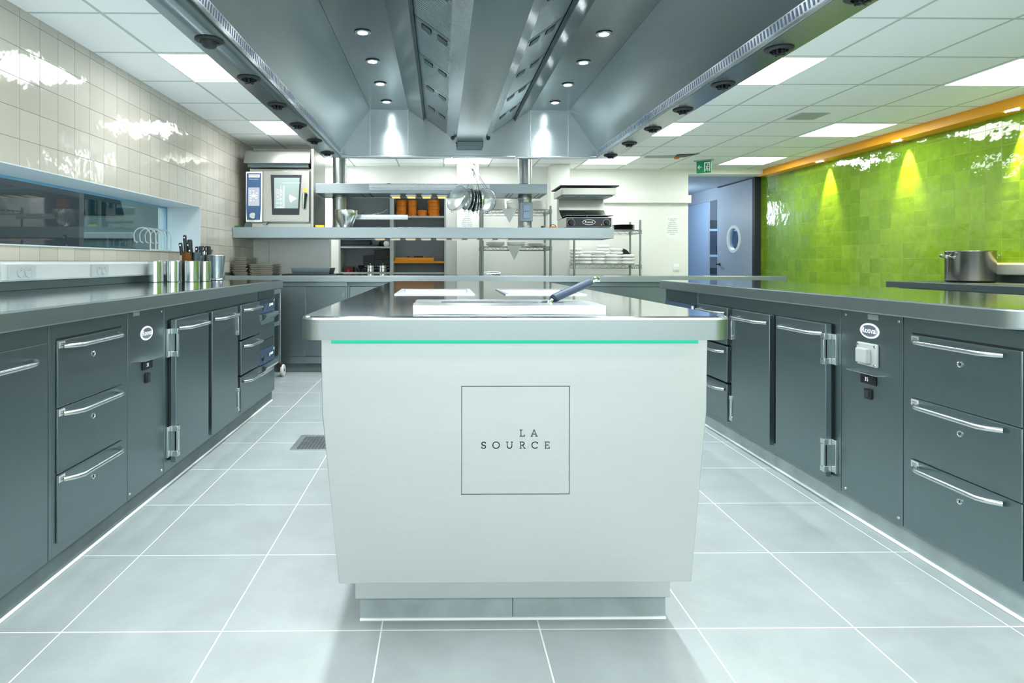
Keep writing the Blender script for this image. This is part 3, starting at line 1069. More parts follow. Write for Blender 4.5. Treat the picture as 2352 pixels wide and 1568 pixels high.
def slab(ch):
    """strokes of a slab letter in a unit-high box; returns (width, strokes)"""
    arc = lambda cx, cz, rx, rz, a0, a1, n=14: [(cx + rx * math.cos(math.radians(a0 + (a1 - a0) * i / n)), cz + rz * math.sin(math.radians(a0 + (a1 - a0) * i / n))) for i in range(n + 1)]
    h = 0.94
    if ch == 'L': return 0.74, [[(0.2, 0.06), (0.2, h)], [(0.02, h), (0.42, h)], [(0.02, 0.06), (0.70, 0.06), (0.70, 0.30)]]
    if ch == 'A': return 1.0, [[(0.14, 0.06), (0.48, h), (0.54, h), (0.88, 0.06)], [(0.26, 0.36), (0.76, 0.36)], [(0.0, 0.06), (0.34, 0.06)], [(0.68, 0.06), (1.02, 0.06)]]
    if ch == 'S': return 0.70, [arc(0.34, 0.715, 0.27, 0.225, 30, 270, 14) + arc(0.34, 0.275, 0.29, 0.215, 90, -160, 14)[1:], [(0.60, 0.72), (0.60, 0.95)], [(0.05, 0.05), (0.05, 0.30)]]
    if ch == 'O': return 1.06, [arc(0.53, 0.5, 0.47, 0.45, 0, 360, 28)]
    if ch == 'U': return 1.0, [[(0.16, h), (0.16, 0.42)] + arc(0.5, 0.42, 0.34, 0.37, 180, 360, 14)[1:] + [(0.84, h)], [(0.0, h), (0.32, h)], [(0.68, h), (1.0, h)]]
    if ch == 'R': return 0.90, [[(0.2, 0.06), (0.2, h)], [(0.04, h), (0.46, h)] + arc(0.46, 0.71, 0.25, 0.23, 90, -90, 10)[1:] + [(0.2, 0.48)], [(0.46, 0.48), (0.78, 0.06)], [(0.04, 0.06), (0.38, 0.06)], [(0.62, 0.06), (0.92, 0.06)]]
    if ch == 'C': return 0.96, [arc(0.52, 0.5, 0.46, 0.45, 40, 322, 24), [(0.88, 0.66), (0.88, 0.93)]]
    if ch == 'E': return 0.80, [[(0.2, 0.06), (0.2, h)], [(0.04, h), (0.70, h), (0.70, 0.74)], [(0.2, 0.5), (0.54, 0.5)], [(0.54, 0.40), (0.54, 0.60)], [(0.04, 0.06), (0.74, 0.06), (0.74, 0.28)]]


LH = 0.0196
q = MB()
for ch, px0, px1, row in (('L', 853, 915, 0), ('A', 985, 1070, 0), ('S', 395, 452, 1), ('O', 527, 617, 1), ('U', 692, 775, 1), ('R', 850, 925, 1), ('C', 997, 1077, 1), ('E', 1150, 1217, 1)):
    pa, pb = P(1030 + px0 / 5.226, 1000, BY), P(1030 + px1 / 5.226, 1000, BY)
    zb = P(1150, 860 + (745 if row == 0 else 889) / 5.226, BY).z
    wd, strokes = slab(ch)
    sxx = (pb.x - pa.x) / wd
    for s_ in strokes:
        q.ribbon([(pa.x + u * sxx, zb + v * LH) for u, v in s_], 0.0026, pl)
q.build('sign_lettering', 'ink', isl)

# fryer basket with its handle
fb = thing('fryer_basket', 'wire fryer basket with long navy grip resting in the island fryer', 'fryer basket', (0.2, 1.69, 0.80))
q = MB()
for zz in (0.80, 0.86, 0.90):
    q.tube([(0.02, 1.715, zz), (0.325, 1.715, zz), (0.325, 1.785, zz), (0.02, 1.785, zz)], 0.002, 6, True)
for i in range(12):
    xx = 0.02 + 0.305 * i / 11
    q.tube([(xx, 1.715, 0.90), (xx, 1.715, 0.78), (xx, 1.785, 0.78), (xx, 1.785, 0.90)], 0.0012, 5)
q.build('basket', 'chrome_satin', fb)
A_, B_ = Vector((0.318, 1.745, 0.945)), Vector((0.462, 1.89, 0.988))
dv = (B_ - A_)
for off in (-0.006, 0.006):
    pass
q = MB().tube([(0.306, 1.742, 0.885), (0.308, 1.742, 0.915), (0.313, 1.742, 0.935), A_ + dv * 0.04], 0.004, 8)
q.tube([(0.295, 1.752, 0.885), (0.298, 1.752, 0.915), (0.310, 1.747, 0.940), A_ + dv * 0.04], 0.004, 8)
q.tube([A_, A_ + dv * 1.16], 0.0055, 8)
q.build('handle_rod', 'chrome', fb, smooth=True)
MB().tube([A_ + dv * 0.02, A_ + dv * 0.05, A_ + dv * 0.5, A_ + dv * 0.96, A_ + dv], [0.011, 0.0125, 0.012, 0.0125, 0.011], 14).build('grip', 'grip', fb, smooth=True)
lp_ = A_ + dv * 1.20
MB().tube([A_ + dv * 1.10, lp_ + Vector((-0.006, 0, 0.005)), lp_ + dv * 0.06, lp_ + Vector((0.006, 0, -0.005)), A_ + dv * 1.10], 0.004, 6).build('hang_loop', 'chrome', fb, smooth=True)

# ================================================================== COUNTERS LEFT AND RIGHT
CFL, CFR = -1.262, 1.682


class Side:
    """cabinet line: d is how far something stands out of the cabinet faces"""
    def __init__(self, s, face, zo=0.0):
        self.s, self.face, self.zo = s, face, zo

    def x(self, d):
        return self.face + d * (1 if self.s < 0 else -1)

    def box(self, d0, d1, y0, y1, z0, z1):
        return MB().box(self.x(d0), self.x(d1), y0, y1, z0 + self.zo, z1 + self.zo)

    def ux(self):
        return (0, 1, 0) if self.s < 0 else (0, -1, 0)

    def unit(self, name, label, cat, y0, y1, depth=0.52):
        t = thing(name, label, cat, (self.x(-depth / 2), (y0 + y1) / 2, 0.085 + self.zo))
        self.box(-depth, 0, y0 + 0.001, y1 - 0.001, 0.085, 0.852 - self.zo).build('carcass', 'steel_front', t, bevel=0.0015)
        return t

    def handle(self, y0, y1, z, parent, out=0.042, r=0.0085, d0=0.0, pegs=True):
        n = 14
        pts = []
        for i in range(n + 1):
            u = i / n
            k = min(1.0, math.sin(PI * u) * 2.6) ** 0.8
            pts.append((self.x(d0 + 0.004 + (out - 0.004) * k), y0 + (y1 - y0) * u, z + self.zo))
        return MB().tube(pts, r, 10).build('handle', 'chrome_satin', parent, smooth=True)

    def lock(self, y, z, parent, d):
        c = (self.x(d), y, z + self.zo)
        sg = 1 if self.s < 0 else -1
        q = MB().lathe([(0.0105, 0), (0.0105, sg * 0.003), (0.008, sg * 0.004), (0.007, sg * 0.0015), (0.0, sg * 0.0015)], c, 20, 'x')
        o = q.build('lock', 'chrome', parent, smooth=True)
        MB().box(c[0], c[0] + sg * 0.003, y - 0.0012, y + 0.0012, c[2] - 0.004, c[2] + 0.004).build('keyhole', 'black', parent)
        return o

    def drawer(self, y0, y1, z0, z1, t, proud=0.007, handle=(0.06, 0.06), lockd=True, tagd=True, hz=0.020, out=0.042):
        o = self.box(0.0005, proud, y0, y1, z0, z1).build('drawer', 'steel_front', t, bevel=0.002)
        self.handle(y0 + handle[0], y1 - handle[1], z1 - hz, o, out, d0=proud)
        if lockd: self.lock((y0 + y1) / 2, z1 - 0.072, o, proud)
        if tagd:
            ye = y0 + 0.004 if self.s < 0 else y1 - 0.004
            yy = ye + 0.034 if self.s < 0 else ye - 0.034
            self.box(proud, proud + 0.0012, ye, yy, z1 - 0.026, z1 - 0.004).build('name_tag', 'plastic_grey', o)
            q = MB()
            for k in (0, 1):
                xx = self.x(proud + 0.0016)
                ya, yb = min(ye, yy) + 0.009, max(ye, yy) - 0.005
                zz = z1 + self.zo - 0.013 - 0.006 * k
                q.add([(xx, ya, zz), (xx, yb, zz), (xx, yb, zz + 0.0022), (xx, ya, zz + 0.0022)], [(0, 1, 2, 3)])
            q.build('tag_print', 'ink', o)
        return o

    def hinge(self, y, z0, z1, parent, ydir):
        """chrome door hinge: plate on the post, knuckle on the door"""
        q = self.box(0.0, 0.012, y - 0.030, y + 0.002, z0, z1) if ydir > 0 else self.box(0.0, 0.012, y - 0.002, y + 0.030, z0, z1)
        zs = self.zo
        a, b = (y - 0.006, y + 0.022) if ydir > 0 else (y - 0.022, y + 0.006)
        q.box(self.x(0.012), self.x(0.046), a, b, z0 + zs, z0 + zs + 0.026)
        q.box(self.x(0.012), self.x(0.046), a, b, z1 + zs - 0.026, z1 + zs)
        q.box(self.x(0.036), self.x(0.046), a + 0.004, b - 0.004, z0 + zs + 0.02, z1 + zs - 0.02)
        o = q.build('hinge', 'chrome_satin', parent, bevel=0.002)
        self.box(0.030, 0.0365, a + 0.006, b - 0.006, z0 + 0.026, z1 - 0.026).build('hinge_slot', 'black', parent)
        return o

    def fdoor(self, y0, y1, z0, z1, t, hinge_side, hz=0.042):
        o = self.box(0.010, 0.036, y0, y1, z0, z1).build('door', 'steel_front', t, bevel=0.003)
        self.box(0.0005, 0.010, y0 + 0.008, y1 - 0.008, z0 + 0.008, z1 - 0.008).build('gasket', 'gasket', o)
        self.handle(y0 + 0.02, y1 - 0.06, z1 - hz, o, 0.045, d0=0.036)
        yh = y0 if hinge_side < 0 else y1
        for za, zb in ((0.150, 0.292), (0.610, 0.742)):
            self.hinge(yh, za, zb, o, -hinge_side)
        return o

    def logo(self, y, z, t, d=0.0, k=1.0):
        n = 32
        sg = 1 if self.s < 0 else -1
        a, b = 0.053 * k, 0.030 * k
        def oval(ra, rb, dd):
            return [(self.x(dd), y + ra * math.cos(2 * PI * i / n), z + self.zo + rb * math.sin(2 * PI * i / n)) for i in range(n)]
        q = MB()
        v1, v0 = oval(a, b, d + 0.002), oval(a, b, d)
        q.add(v0 + v1, [list(range(n, 2 * n))] + [(i, (i + 1) % n, n + (i + 1) % n, n + i) for i in range(n)])
        o = q.build('logo_plate', 'logo', t)
        MB().add(oval(a - .007 * k, b - .007 * k, d + 0.0024), [list(range(n))]).build('logo_field', 'logoring', o)
        q = MB().text('Rosval', (self.x(d + 0.0030), y, z + self.zo + 0.001), self.ux(), (0, 0, 1), 0.033 * k)
        # bolder lettering: a second, shifted copy
        q.text('Rosval', (self.x(d + 0.0032), y + 0.0012, z + self.zo + 0.001), self.ux(), (0, 0, 1), 0.033 * k)
        q.build('logo_lettering', 'logo', o)
        return o

    def control(self, y, t, with_switch, dz=0.0):
        keep = self.zo
        self.zo += dz
        self._control(y, t, with_switch)
        self.zo = keep

    def _control(self, y, t, with_switch):
        # grip bar, display, rocker
        yb, zb = y, 0.640
        pts = [(self.x(0.0), y - 0.085, 0.640), (self.x(0.034), y - 0.083, 0.640), (self.x(0.036), y - 0.07, 0.640),
               (self.x(0.036), y + 0.07, 0.640), (self.x(0.034), y + 0.083, 0.640), (self.x(0.0), y + 0.085, 0.640)]
        q = MB()
        q.box(self.x(0), self.x(0.034), y - 0.085, y + 0.085, 0.634 + self.zo, 0.637 + self.zo)
        q.build('guard_bar', 'chrome_satin', t, bevel=0.001)
        o = self.box(0, 0.006, y - 0.042, y + 0.042, 0.590, 0.625).build('display', 'black', t, bevel=0.002)
        MB().text('35', (self.x(0.0066), y - 0.005 * (1 if self.s < 0 else -1), 0.608 + self.zo), self.ux(), (0, 0, 1), 0.022).build('digits', 'logo', o)
        o = self.box(0, 0.008, y - 0.018, y + 0.018, 0.532, 0.572).build('rocker_switch', 'black', t, bevel=0.002)
        self.box(0.008, 0.011, y - 0.011, y + 0.011, 0.540, 0.564).build('rocker', 'slate', o, bevel=0.002)
        if with_switch:
            o = self.box(0, 0.012, y - 0.058, y + 0.058, 0.662, 0.752).build('isolator_plate', 'plastic_grey', t, bevel=0.006)
            self.box(0.012, 0.036, y - 0.030, y + 0.030, 0.674, 0.732).build('isolator_switch', 'plastic_grey', o, bevel=0.005)
            q = MB()
            sg = 1 if self.s < 0 else -1
            for yy in (y - 0.047, y + 0.047):
                for zz in (0.671, 0.743):
                    q.lathe([(0.005, 0), (0.004, sg * 0.002), (0, sg * 0.002)], (self.x(0.012), yy, zz + self.zo), 10, 'x')
            q.build('isolator_screw', 'chrome', o)

    def screws(self, pts, t):
        sg = 1 if self.s < 0 else -1
        for yy, zz in pts:
            MB().lathe([(0.006, 0), (0.005, sg * 0.002), (0, sg * 0.003)], (self.x(0), yy, zz + self.zo), 12, 'x').build('screw', 'chrome', t, smooth=True)

    def warm_drawer(self, y0, y1, z0, z1, t):
        """heated drawer: blue control strip, curled lip, steel front"""
        zc = z1 - 0.10
        o = self.box(0.0005, 0.010, y0, y1, z0, zc).build('drawer', 'steel_front', t, bevel=0.002)
        n = 10
        prof = [(self.x(0.010), zc - 0.075 + self.zo), (self.x(0.012), zc - 0.045 + self.zo)]
        for i in range(n + 1):
            a = PI * i / n
            prof.append((self.x(0.010 + 0.028 * math.sin(a * 0.62) + 0.012), zc - 0.045 + 0.042 * i / n + self.zo))
        prof.append((self.x(0.010), zc - 0.001 + self.zo))
        MB().prism(prof, 'y', y0 + 0.03, y1 - 0.02).build('grip_lip', 'chrome_satin', o, smooth=True)
        st = self.box(0.0005, 0.012, y0, y1, zc + 0.004, z1).build('control_strip', 'navy', t, bevel=0.002)
        q = MB()
        xx, far = self.x(0.0126), self.s < 0
        for u0, u1, za, zb in ((0.62, 0.68, 0.040, 0.062), (0.70, 0.88, 0.046, 0.062), (0.92, 0.98, 0.070, 0.090)):
            ua, ub = (u0, u1) if far else (1 - u1, 1 - u0)
            q.add([(xx, y0 + (y1 - y0) * ua, zc + za + self.zo), (xx, y0 + (y1 - y0) * ub, zc + za + self.zo), (xx, y0 + (y1 - y0) * ub, zc + zb + self.zo), (xx, y0 + (y1 - y0) * ua, zc + zb + self.zo)], [(0, 1, 2, 3)])
        q.build('strip_print', 'signwhite', st)
        ya = y0 + 0.03 if self.s < 0 else y1 - 0.03
        q = MB()
        sg = 1 if self.s < 0 else -1
        q.lathe([(0.018, 0), (0.016, sg * 0.012), (0, sg * 0.013)], (self.x(0.012), ya + 0.03 * sg, zc + 0.05 + self.zo), 16, 'x')
        q.build('dial', 'black', st)
        self.box(0.012, 0.0135, ya + 0.075 * sg - 0.02, ya + 0.075 * sg + 0.02, zc + 0.02, zc + 0.05).build('indicator', 'blue', st)


LF = Side(-1, CFL)
RT = Side(1, CFR, 0.004)
DZ = [(0.570, 0.790), (0.352, 0.566), (0.126, 0.348)]

# worktops
wt = MB().prism(rrect(-2.028, -1.200, 0.6, 4.662, 0.02, 4, (0, 0, 1, 0)), 'z', 0.852, TOPZ)
tag(wt.build('worktop', 'steel_top', bevel=0.006, side='steel_edge'), 'long steel worktop along the cream tiled wall', 'worktop')
wt = MB().prism(rrect(1.630, 2.41, 1.712, 4.600, 0.075, 8, (1, 0, 0, 1)), 'z', 0.856, 0.916)
tag(wt.build('worktop', 'steel_top', bevel=0.006, side='steel_edge'), 'long steel worktop of the free standing right counter', 'worktop')
tag(B(-2.029, -2.012, 0.6, 4.64, 0.9125, 0.955).build('backsplash', 'steel_dark', bevel=0.002), 'low dark steel upstand at the back of the left worktop', 'upstand')

# ---- left line
t = LF.unit('base_cabinet', 'steel base cabinet with one tall door, left edge of the photo', 'cabinet', 0.95, 1.978)
o = LF.box(0.0005, 0.006, 1.42, 1.966, 0.126, 0.790).build('door', 'steel_front', t, bevel=0.002)
LF.handle(1.47, 1.90, 0.742, o, d0=0.006)
t = LF.unit('drawer_cabinet', 'steel cabinet with three large lockable drawers, left counter near end', 'drawer cabinet', 1.979, 2.474)
LF.box(0.0, 0.0006, 2.018, 2.424, 0.79, 0.797).build('shadow_gap', 'gasket', t)
for z0, z1 in DZ:
    LF.drawer(2.016, 2.422, z0, z1, t, handle=(0.025, 0.035))
t = LF.unit('compressor_cabinet', 'steel panel cabinet with lit oval logo, left counter', 'cabinet', 2.475, 2.796)
LF.logo(2.632, 0.744, t)
LF.control(2.635, t, False)
LF.screws([(2.492, 0.108), (2.775, 0.108), (2.775, 0.825)], t)
LF.box(0.0, 0.003, 2.515, 2.565, 0.826, 0.845).build('label_tag', 'plastic_grey', t)
t = LF.unit('fridge_counter', 'steel counter fridge with two doors and three drawers, left counter', 'fridge', 2.797, 4.196)
LF.fdoor(2.842, 3.238, 0.122, 0.782, t, -1)
LF.fdoor(3.288, 3.700, 0.122, 0.782, t, 1)
for z0, z1 in DZ:
    o = LF.box(0.010, 0.034, 3.766, 4.152, z0, z1 - 0.008).build('drawer', 'steel_front', t, bevel=0.003)
    LF.box(0.0005, 0.010, 3.774, 4.145, z0 + .008, z1 - 0.016).build('gasket', 'gasket', o)
    LF.handle(3.80, 4.12, z1 - 0.040, o, 0.042, d0=0.034)
t = LF.unit('warming_drawers', 'steel cabinet with two warming drawers and blue strips, left counter far end', 'warming drawer', 4.197, 4.640)
LF.box(0.0005, 0.004, 4.23, 4.60, 0.79, 0.845).build('vent_panel', 'steel_dark', t)
LF.box(0.0005, 0.004, 4.23, 4.60, 0.432, 0.492).build('vent_panel', 'steel_dark', t)
LF.warm_drawer(4.225, 4.600, 0.500, 0.785, t)
LF.warm_drawer(4.225, 4.600, 0.140, 0.425, t)

# ---- right line
t = RT.unit('drawer_cabinet', 'steel cabinet with three large lockable drawers, right counter near end', 'drawer cabinet', 1.735, 2.203)
RT.box(0.0, 0.0006, 1.745, 2.16, 0.79, 0.797).build('shadow_gap', 'gasket', t)
for z0, z1 in DZ:
    RT.drawer(1.742, 2.160, z0, z1, t, handle=(0.055, 0.030))
t = RT.unit('compressor_cabinet', 'steel panel cabinet with lit oval logo and grey isolator switch, right counter', 'cabinet', 2.204, 2.548)
RT.logo(2.378, 0.778, t)
RT.control(2.382, t, True, -0.022)
RT.screws([(2.226, 0.108), (2.52, 0.108), (2.226, 0.83), (2.52, 0.83)], t)
RT.box(0.0, 0.003, 2.33, 2.385, 0.823, 0.843).build('label_tag', 'plastic_grey', t)
t = RT.unit('fridge_counter', 'steel counter fridge with two doors and three drawers, right counter', 'fridge', 2.549, 3.985)
RT.fdoor(2.597, 2.988, 0.128, 0.782, t, -1)
RT.fdoor(3.046, 3.446, 0.128, 0.782, t, 1)
for z0, z1 in DZ:
    o = RT.box(0.010, 0.034, 3.505, 3.916, z0, z1 - 0.008).build('drawer', 'steel_front', t, bevel=0.003)
    RT.box(0.0005, 0.010, 3.513, 3.908, z0 + .008, z1 - 0.016).build('gasket', 'gasket', o)
    RT.handle(3.47 + 0.06, 3.88, z1 - 0.040, o, 0.042, d0=0.034)
t = RT.unit('warming_drawers', 'steel cabinet with warming drawers and blue strips, right counter far end', 'warming drawer', 3.986, 4.560)
RT.box(0.0005, 0.004, 4.02, 4.53, 0.775, 0.842).build('vent_panel', 'steel_dark', t)
RT.warm_drawer(4.015, 4.535, 0.480, 0.765, t)
RT.warm_drawer(4.015, 4.535, 0.130, 0.415, t)

# ---- trunking with sockets on the left wall
tr = thing('cable_trunking', 'pale grey cable trunking with two double sockets on the cream wall', 'trunking', (-2.0, 3.7, 0.95))
MB().prism([(-2.029, 0.957), (-1.978, 0.957), (-1.972, 0.966), (-1.972, 1.036), (-1.984, 1.050), (-2.029, 1.050)], 'y', 2.765, 4.62).build('channel', 'plastic_grey', tr, bevel=0.003)
for y0, y1 in ((2.80, 2.985), (3.46, 3.63)):
    o = B(-1.973, -1.962, y0, y1, 0.963, 1.034).build('socket_plate', 'socket_grey', tr, bevel=0.002)
    for k in (0.40, 0.68):
        yy = y0 + (y1 - y0) * k
        r = MB().lathe([(0.024, 0.0), (0.0235, 0.0022), (0.021, 0.0022), (0.0195, -0.004), (0.0, -0.004)], (-1.9612, yy, 0.999), 24, 'x')
        r.build('socket', 'socket_grey', o, smooth=True)
        q = MB()
        for dy, dz in ((-0.0095, 0), (0.0095, 0)):
            q.cyl((-1.965, yy + dy, 0.999 + dz), 0.003, 0.0022, 'x', 10)
        q.build('socket_hole', 'black', o)
        MB().cyl((-1.966, yy, 1.008), 0.0025, 0.008, 'x', 8).build('earth_pin', 'chrome', o)

# ================================================================== RIGHT WALL COUNTER
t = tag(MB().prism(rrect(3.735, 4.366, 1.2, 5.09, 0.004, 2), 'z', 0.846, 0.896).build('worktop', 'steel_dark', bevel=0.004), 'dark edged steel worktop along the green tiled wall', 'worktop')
tag(B(3.80, 4.33, 1.3, 5.03, 0.09, 0.845).build('base_cabinet', 'steel_front', bevel=0.003), 'long steel base cabinet below the green wall worktop', 'cabinet')
tag(B(4.348, 4.3685, 1.2, 4.83, 0.8965, 0.955).build('backsplash', 'steel_dark', bevel=0.002), 'steel upstand at the back of the green wall worktop', 'upstand')
tag(MB().prism([(4.3685, 0.957), (4.322, 0.957), (4.316, 0.966), (4.316, 1.036), (4.328, 1.050), (4.3685, 1.050)], 'y', 1.3, 4.78).build('cable_trunking', 'plastic_grey', bevel=0.003), 'white cable trunking on the green tiled wall behind the pot', 'trunking')
pot = thing('stock_pot', 'tall used steel stock pot with two side handles on the right', 'pot', (4.145, 4.74, 0.8965))
pc = (4.145, 4.74, 0.8965)
R = 0.158
MB().lathe([(0, 0.004), (R - 0.012, 0.0), (R - 0.004, 0.006), (R - 0.001, 0.014)], pc, 48).build('base', 'burnt', pot, smooth=True)
MB().lathe([(R - 0.001, 0.0145), (R, 0.02), (R, 0.235), (R + 0.003, 0.240), (R + 0.002, 0.246), (R - 0.003, 0.246), (R - 0.004, 0.235), (R - 0.004, 0.02), (0, 0.016)], pc, 48).build('body', 'oldpot', pot, smooth=True)
q = MB()
for i in range(1):
    pass
for s in (-1, 1):
    q = MB()
    for dy in (-0.035, 0.035):
        q.cyl((pc[0] + s * (R * 0.97) - 0.004, pc[1] + dy, pc[2] + 0.195), 0.012, 0.010, 'x', 12)
    pts = [(s * 0.152, -0.035, 0.195), (s * 0.18, -0.045, 0.195), (s * 0.205, -0.04, 0.203), (s * 0.224, -0.022, 0.211), (s * 0.230, 0, 0.213), (s * 0.224, 0.022, 0.211), (s * 0.205, 0.04, 0.203), (s * 0.18, 0.045, 0.195), (s * 0.152, 0.035, 0.195)]
    q.tube([(pc[0] + a, pc[1] + b, pc[2] + c_) for a, b, c_ in pts], 0.0055, 8)
    q.build('handle', 'chrome', pot, smooth=True)

# ================================================================== BACK COUNTER (PASS)
BCF, BCZ = 5.72, 0.922
t = MB().prism(rrect(-2.026, 3.268, BCF, 6.45, 0.006, 2), 'z', 0.862, BCZ)
tag(t.build('worktop', 'steel_top', bevel=0.003, side='steel_edge'), 'very long steel pass worktop across the back of the kitchen', 'worktop')
tag(B(-2.026, -2.012, BCF + 0.02, 6.45, 0.9225, 0.950).build('backsplash', 'steel_dark'), 'short steel upstand beside the tray stacks at the back', 'upstand')


def back_cab(x0, x1, seams, label, handles):
    y = 5.80
    t = thing('sliding_door_cabinet', label, 'cabinet', ((x0 + x1) / 2, 6.1, 0.09))
    c = MB()
    c.box(x0 + .001, x1 - .001, y + 0.055, 6.42, 0.15, 0.858)
    c.box(x0 + .001, x1 - .001, y, y + 0.055, 0.818, 0.858)
    c.box(x0 + .001, x1 - .001, y, y + 0.055, 0.088, 0.150)
    c.box(x0 + .001, x0 + 0.018, y, y + 0.055, 0.150, 0.818)
    c.box(x1 - 0.018, x1 - .001, y, y + 0.055, 0.150, 0.818)
    c.build('carcass', 'steel_front', t, bevel=0.002)
    ed = [x0 + 0.018] + seams + [x1 - 0.018]
    for i in range(len(ed) - 1):
        dy = 0.012 if i % 2 == 0 else 0.032
        d = B(ed[i] - (0.01 if i else -0.001), ed[i + 1] - 0.001, y + dy, y + dy + 0.018, 0.152, 0.816).build('sliding_door', 'steel_front', t, bevel=0.002)
        if i < len(handles) and handles[i] is not None:
            hxx = handles[i]
            MB().lathe([(0.020, 0.0), (0.019, -0.003), (0.014, -0.003), (0.013, 0.0)], (0, 0, 0), 20, 'y')
            q = MB()
            n = 20
            for rr, yy in ((1, 0), (1, -0.004), (0.7, -0.004), (0.65, -0.001), (0.0, -0.001)):
                pass
            oval = lambda k, yy: [(hxx + 0.013 * k * math.cos(2 * PI * j / n), y + dy + yy, 0.735 + 0.034 * k * math.sin(2 * PI * j / n)) for j in range(n)]
            rings = [oval(1, 0), oval(1, -0.005), oval(0.7, -0.005), oval(0.62, -0.001)]
            q.add([p for r_ in rings for p in r_], [(a * n + j, a * n + (j + 1) % n, (a + 1) * n + (j + 1) % n, (a + 1) * n + j) for a in range(3) for j in range(n)] + [[3 * n + j for j in range(n)]])
            q.build('finger_pull', 'chrome', d, smooth=True)
    return t


back_cab(-1.96, -0.888, [-1.285], 'steel cabinet with sliding doors under the pass, left of the island', [None, -0.935])
back_cab(-0.886, 0.20, [-0.34], 'steel cabinet with sliding doors under the pass, behind the island left half', [None, -0.40])
back_cab(0.202, 1.29, [0.74], 'steel cabinet with sliding doors under the pass, behind the island right half', [None, 1.2])
back_cab(1.292, 2.39, [1.912], 'steel cabinet with sliding doors under the pass, right of the island', [None, 2.33])
struct(B(-1.96, 2.39, 5.845, 6.40, 0, 0.086).build('baseboard_back', 'skirt_dark'))
tag(B(3.18, 3.24, 5.80, 6.40, 0, 0.861).build('support_panel', 'steel_dark', bevel=0.003), 'steel end panel carrying the right end of the pass worktop', 'panel')

# ================================================================== GANTRY OVER THE PASS
GF = 5.95
g = thing('pass_gantry', 'two tier steel gantry with heat lamps hung on two round ducts', 'gantry', (-0.2, 6.18, 1.28))
LZ0, LZ1 = 1.283, 1.386
UZ0, UZ1 = 1.718, 1.812


def gantry_shelf(name, x0, x1, z0, z1, y1, slots):
    c = MB()
    c.box(x0, x1, GF, GF + 0.004, z0, z1).box(x0, x1, y1 - 0.004, y1, z0, z1)
    c.box(x0, x1, GF + .004, y1 - .004, z1 - 0.006, z1)
    c.box(x0, x0 + 0.004, GF + .004, y1 - .004, z0, z1 - .006).box(x1 - 0.004, x1, GF + .004, y1 - .004, z0, z1 - .006)
    c.box(x0 + .004, x1 - .004, GF + .004, y1 - .004, z0 + 0.006, z0 + 0.012)
    o = c.build(name, 'steel_gantry', g, bevel=0.0015)
    for (xa, xb) in slots:
        q = MB()
        q.add([(xa, GF + 0.03, z0 + 0.0055), (xb, GF + 0.03, z0 + 0.0055), (xb, y1 - 0.03, z0 + 0.0055), (xa, y1 - 0.03, z0 + 0.0055)], [(0, 1, 2, 3)])
        q.build('vent_slot', 'slate', o)
    return o


ush = gantry_shelf('upper_shelf', P(725, 430, GF).x, P(1257, 430, GF).x, UZ0, UZ1, 6.42, [(-1.19 + .03 * i, -1.183 + .03 * i) for i in range(4)] + [(-0.80, -0.79), (-0.72, -0.70), (0.66, 0.672), (0.70, 0.712), (0.96, 0.972), (1.0, 1.012)])
lsh = gantry_shelf('lower_shelf', -2.026, P(1410, 535, GF).x, LZ0, LZ1, 6.42, [(-0.9 + .05 * i, -0.89 + .05 * i) for i in range(4)] + [(0.7, 0.71), (0.8, 0.81)])
for k, cx in enumerate((-1.030, 0.848)):
    r = 0.070
    q = MB()
    q.cyl((cx, 6.20, UZ1), r, CEIL - UZ1 - 0.001, n=32).cyl((cx, 6.20, LZ1), r, UZ0 - LZ1, n=32)
    for zz in (UZ1 + 0.001, CEIL - 0.09, LZ1 + 0.001, UZ0 - 0.035):
        q.lathe([(r + 0.0025, 0), (r + 0.0035, 0.003), (r + 0.0035, 0.025), (r + 0.0025, 0.028)], (cx, 6.20, zz), 32)
    q.build('duct_post', 'galv', g, smooth=True)


def ticket_rail(x0, x1, y, z, hgt):
    q = MB()
    q.box(x0, x1, y - 0.004, y, z, z + hgt)
    q.box(x0, x1, y - 0.016, y - 0.004, z + hgt * 0.30, z + hgt)
    q.box(x0, x1, y - 0.012, y - 0.004, z, z + hgt * 0.22)
    return q.build('ticket_rail', 'steel_bright', g, bevel=0.0015)


ticket_rail(P(848, 430, GF).x, P(1125, 430, GF).x, GF, UZ0 + 0.030, 0.057)
ticket_rail(-0.962, P(937, 500, 6.17).x, 6.17, P(900, 504, 6.17).z, 0.048)
# heat lamps below both shelves
for i in range(4):
    cx = -0.46 + 0.155 * i
    q = B(cx - 0.052, cx + 0.052, 6.10, 6.30, UZ0 - 0.014, UZ0 + 0.0055).build('heat_lamp', 'steel_bright', g, bevel=0.003)
    B(cx - 0.040, cx + 0.040, 6.13, 6.27, UZ0 - 0.017, UZ0 - 0.0145).build('lamp_element', 'warm', q)
for i in range(9):
    cx = -0.62 + 0.155 * i
    q = B(cx - 0.052, cx + 0.052, 6.14, 6.26, LZ0 - 0.009, LZ0 + 0.0055).build('heat_lamp', 'steel_bright', g, bevel=0.002)
    B(cx - 0.045, cx + 0.045, 6.17, 6.23, LZ0 - 0.0115, LZ0 - 0.0095).build('lamp_element', 'warm', q)
# switch box on the right duct
sb = B(P(1194, 480, 6.10).x, P(1224, 480, 6.10).x, 6.085, 6.135, P(1205, 508, 6.09).z, P(1205, 464, 6.09).z).build('switch_box', 'bluegrey', g, bevel=0.008)
xa, xb = P(1202, 480, 6.085).x, P(1216, 480, 6.085).x
B(xa, xb, 6.074, 6.0845, P(1205, 485, 6.085).z + .002, P(1205, 470, 6.085).z).build('switch', 'bluelight', sb, bevel=0.003)
B(xa, xb, 6.074, 6.0845, P(1205, 501, 6.085).z, P(1205, 486, 6.085).z - .002).build('switch', 'bluelight', sb, bevel=0.003)

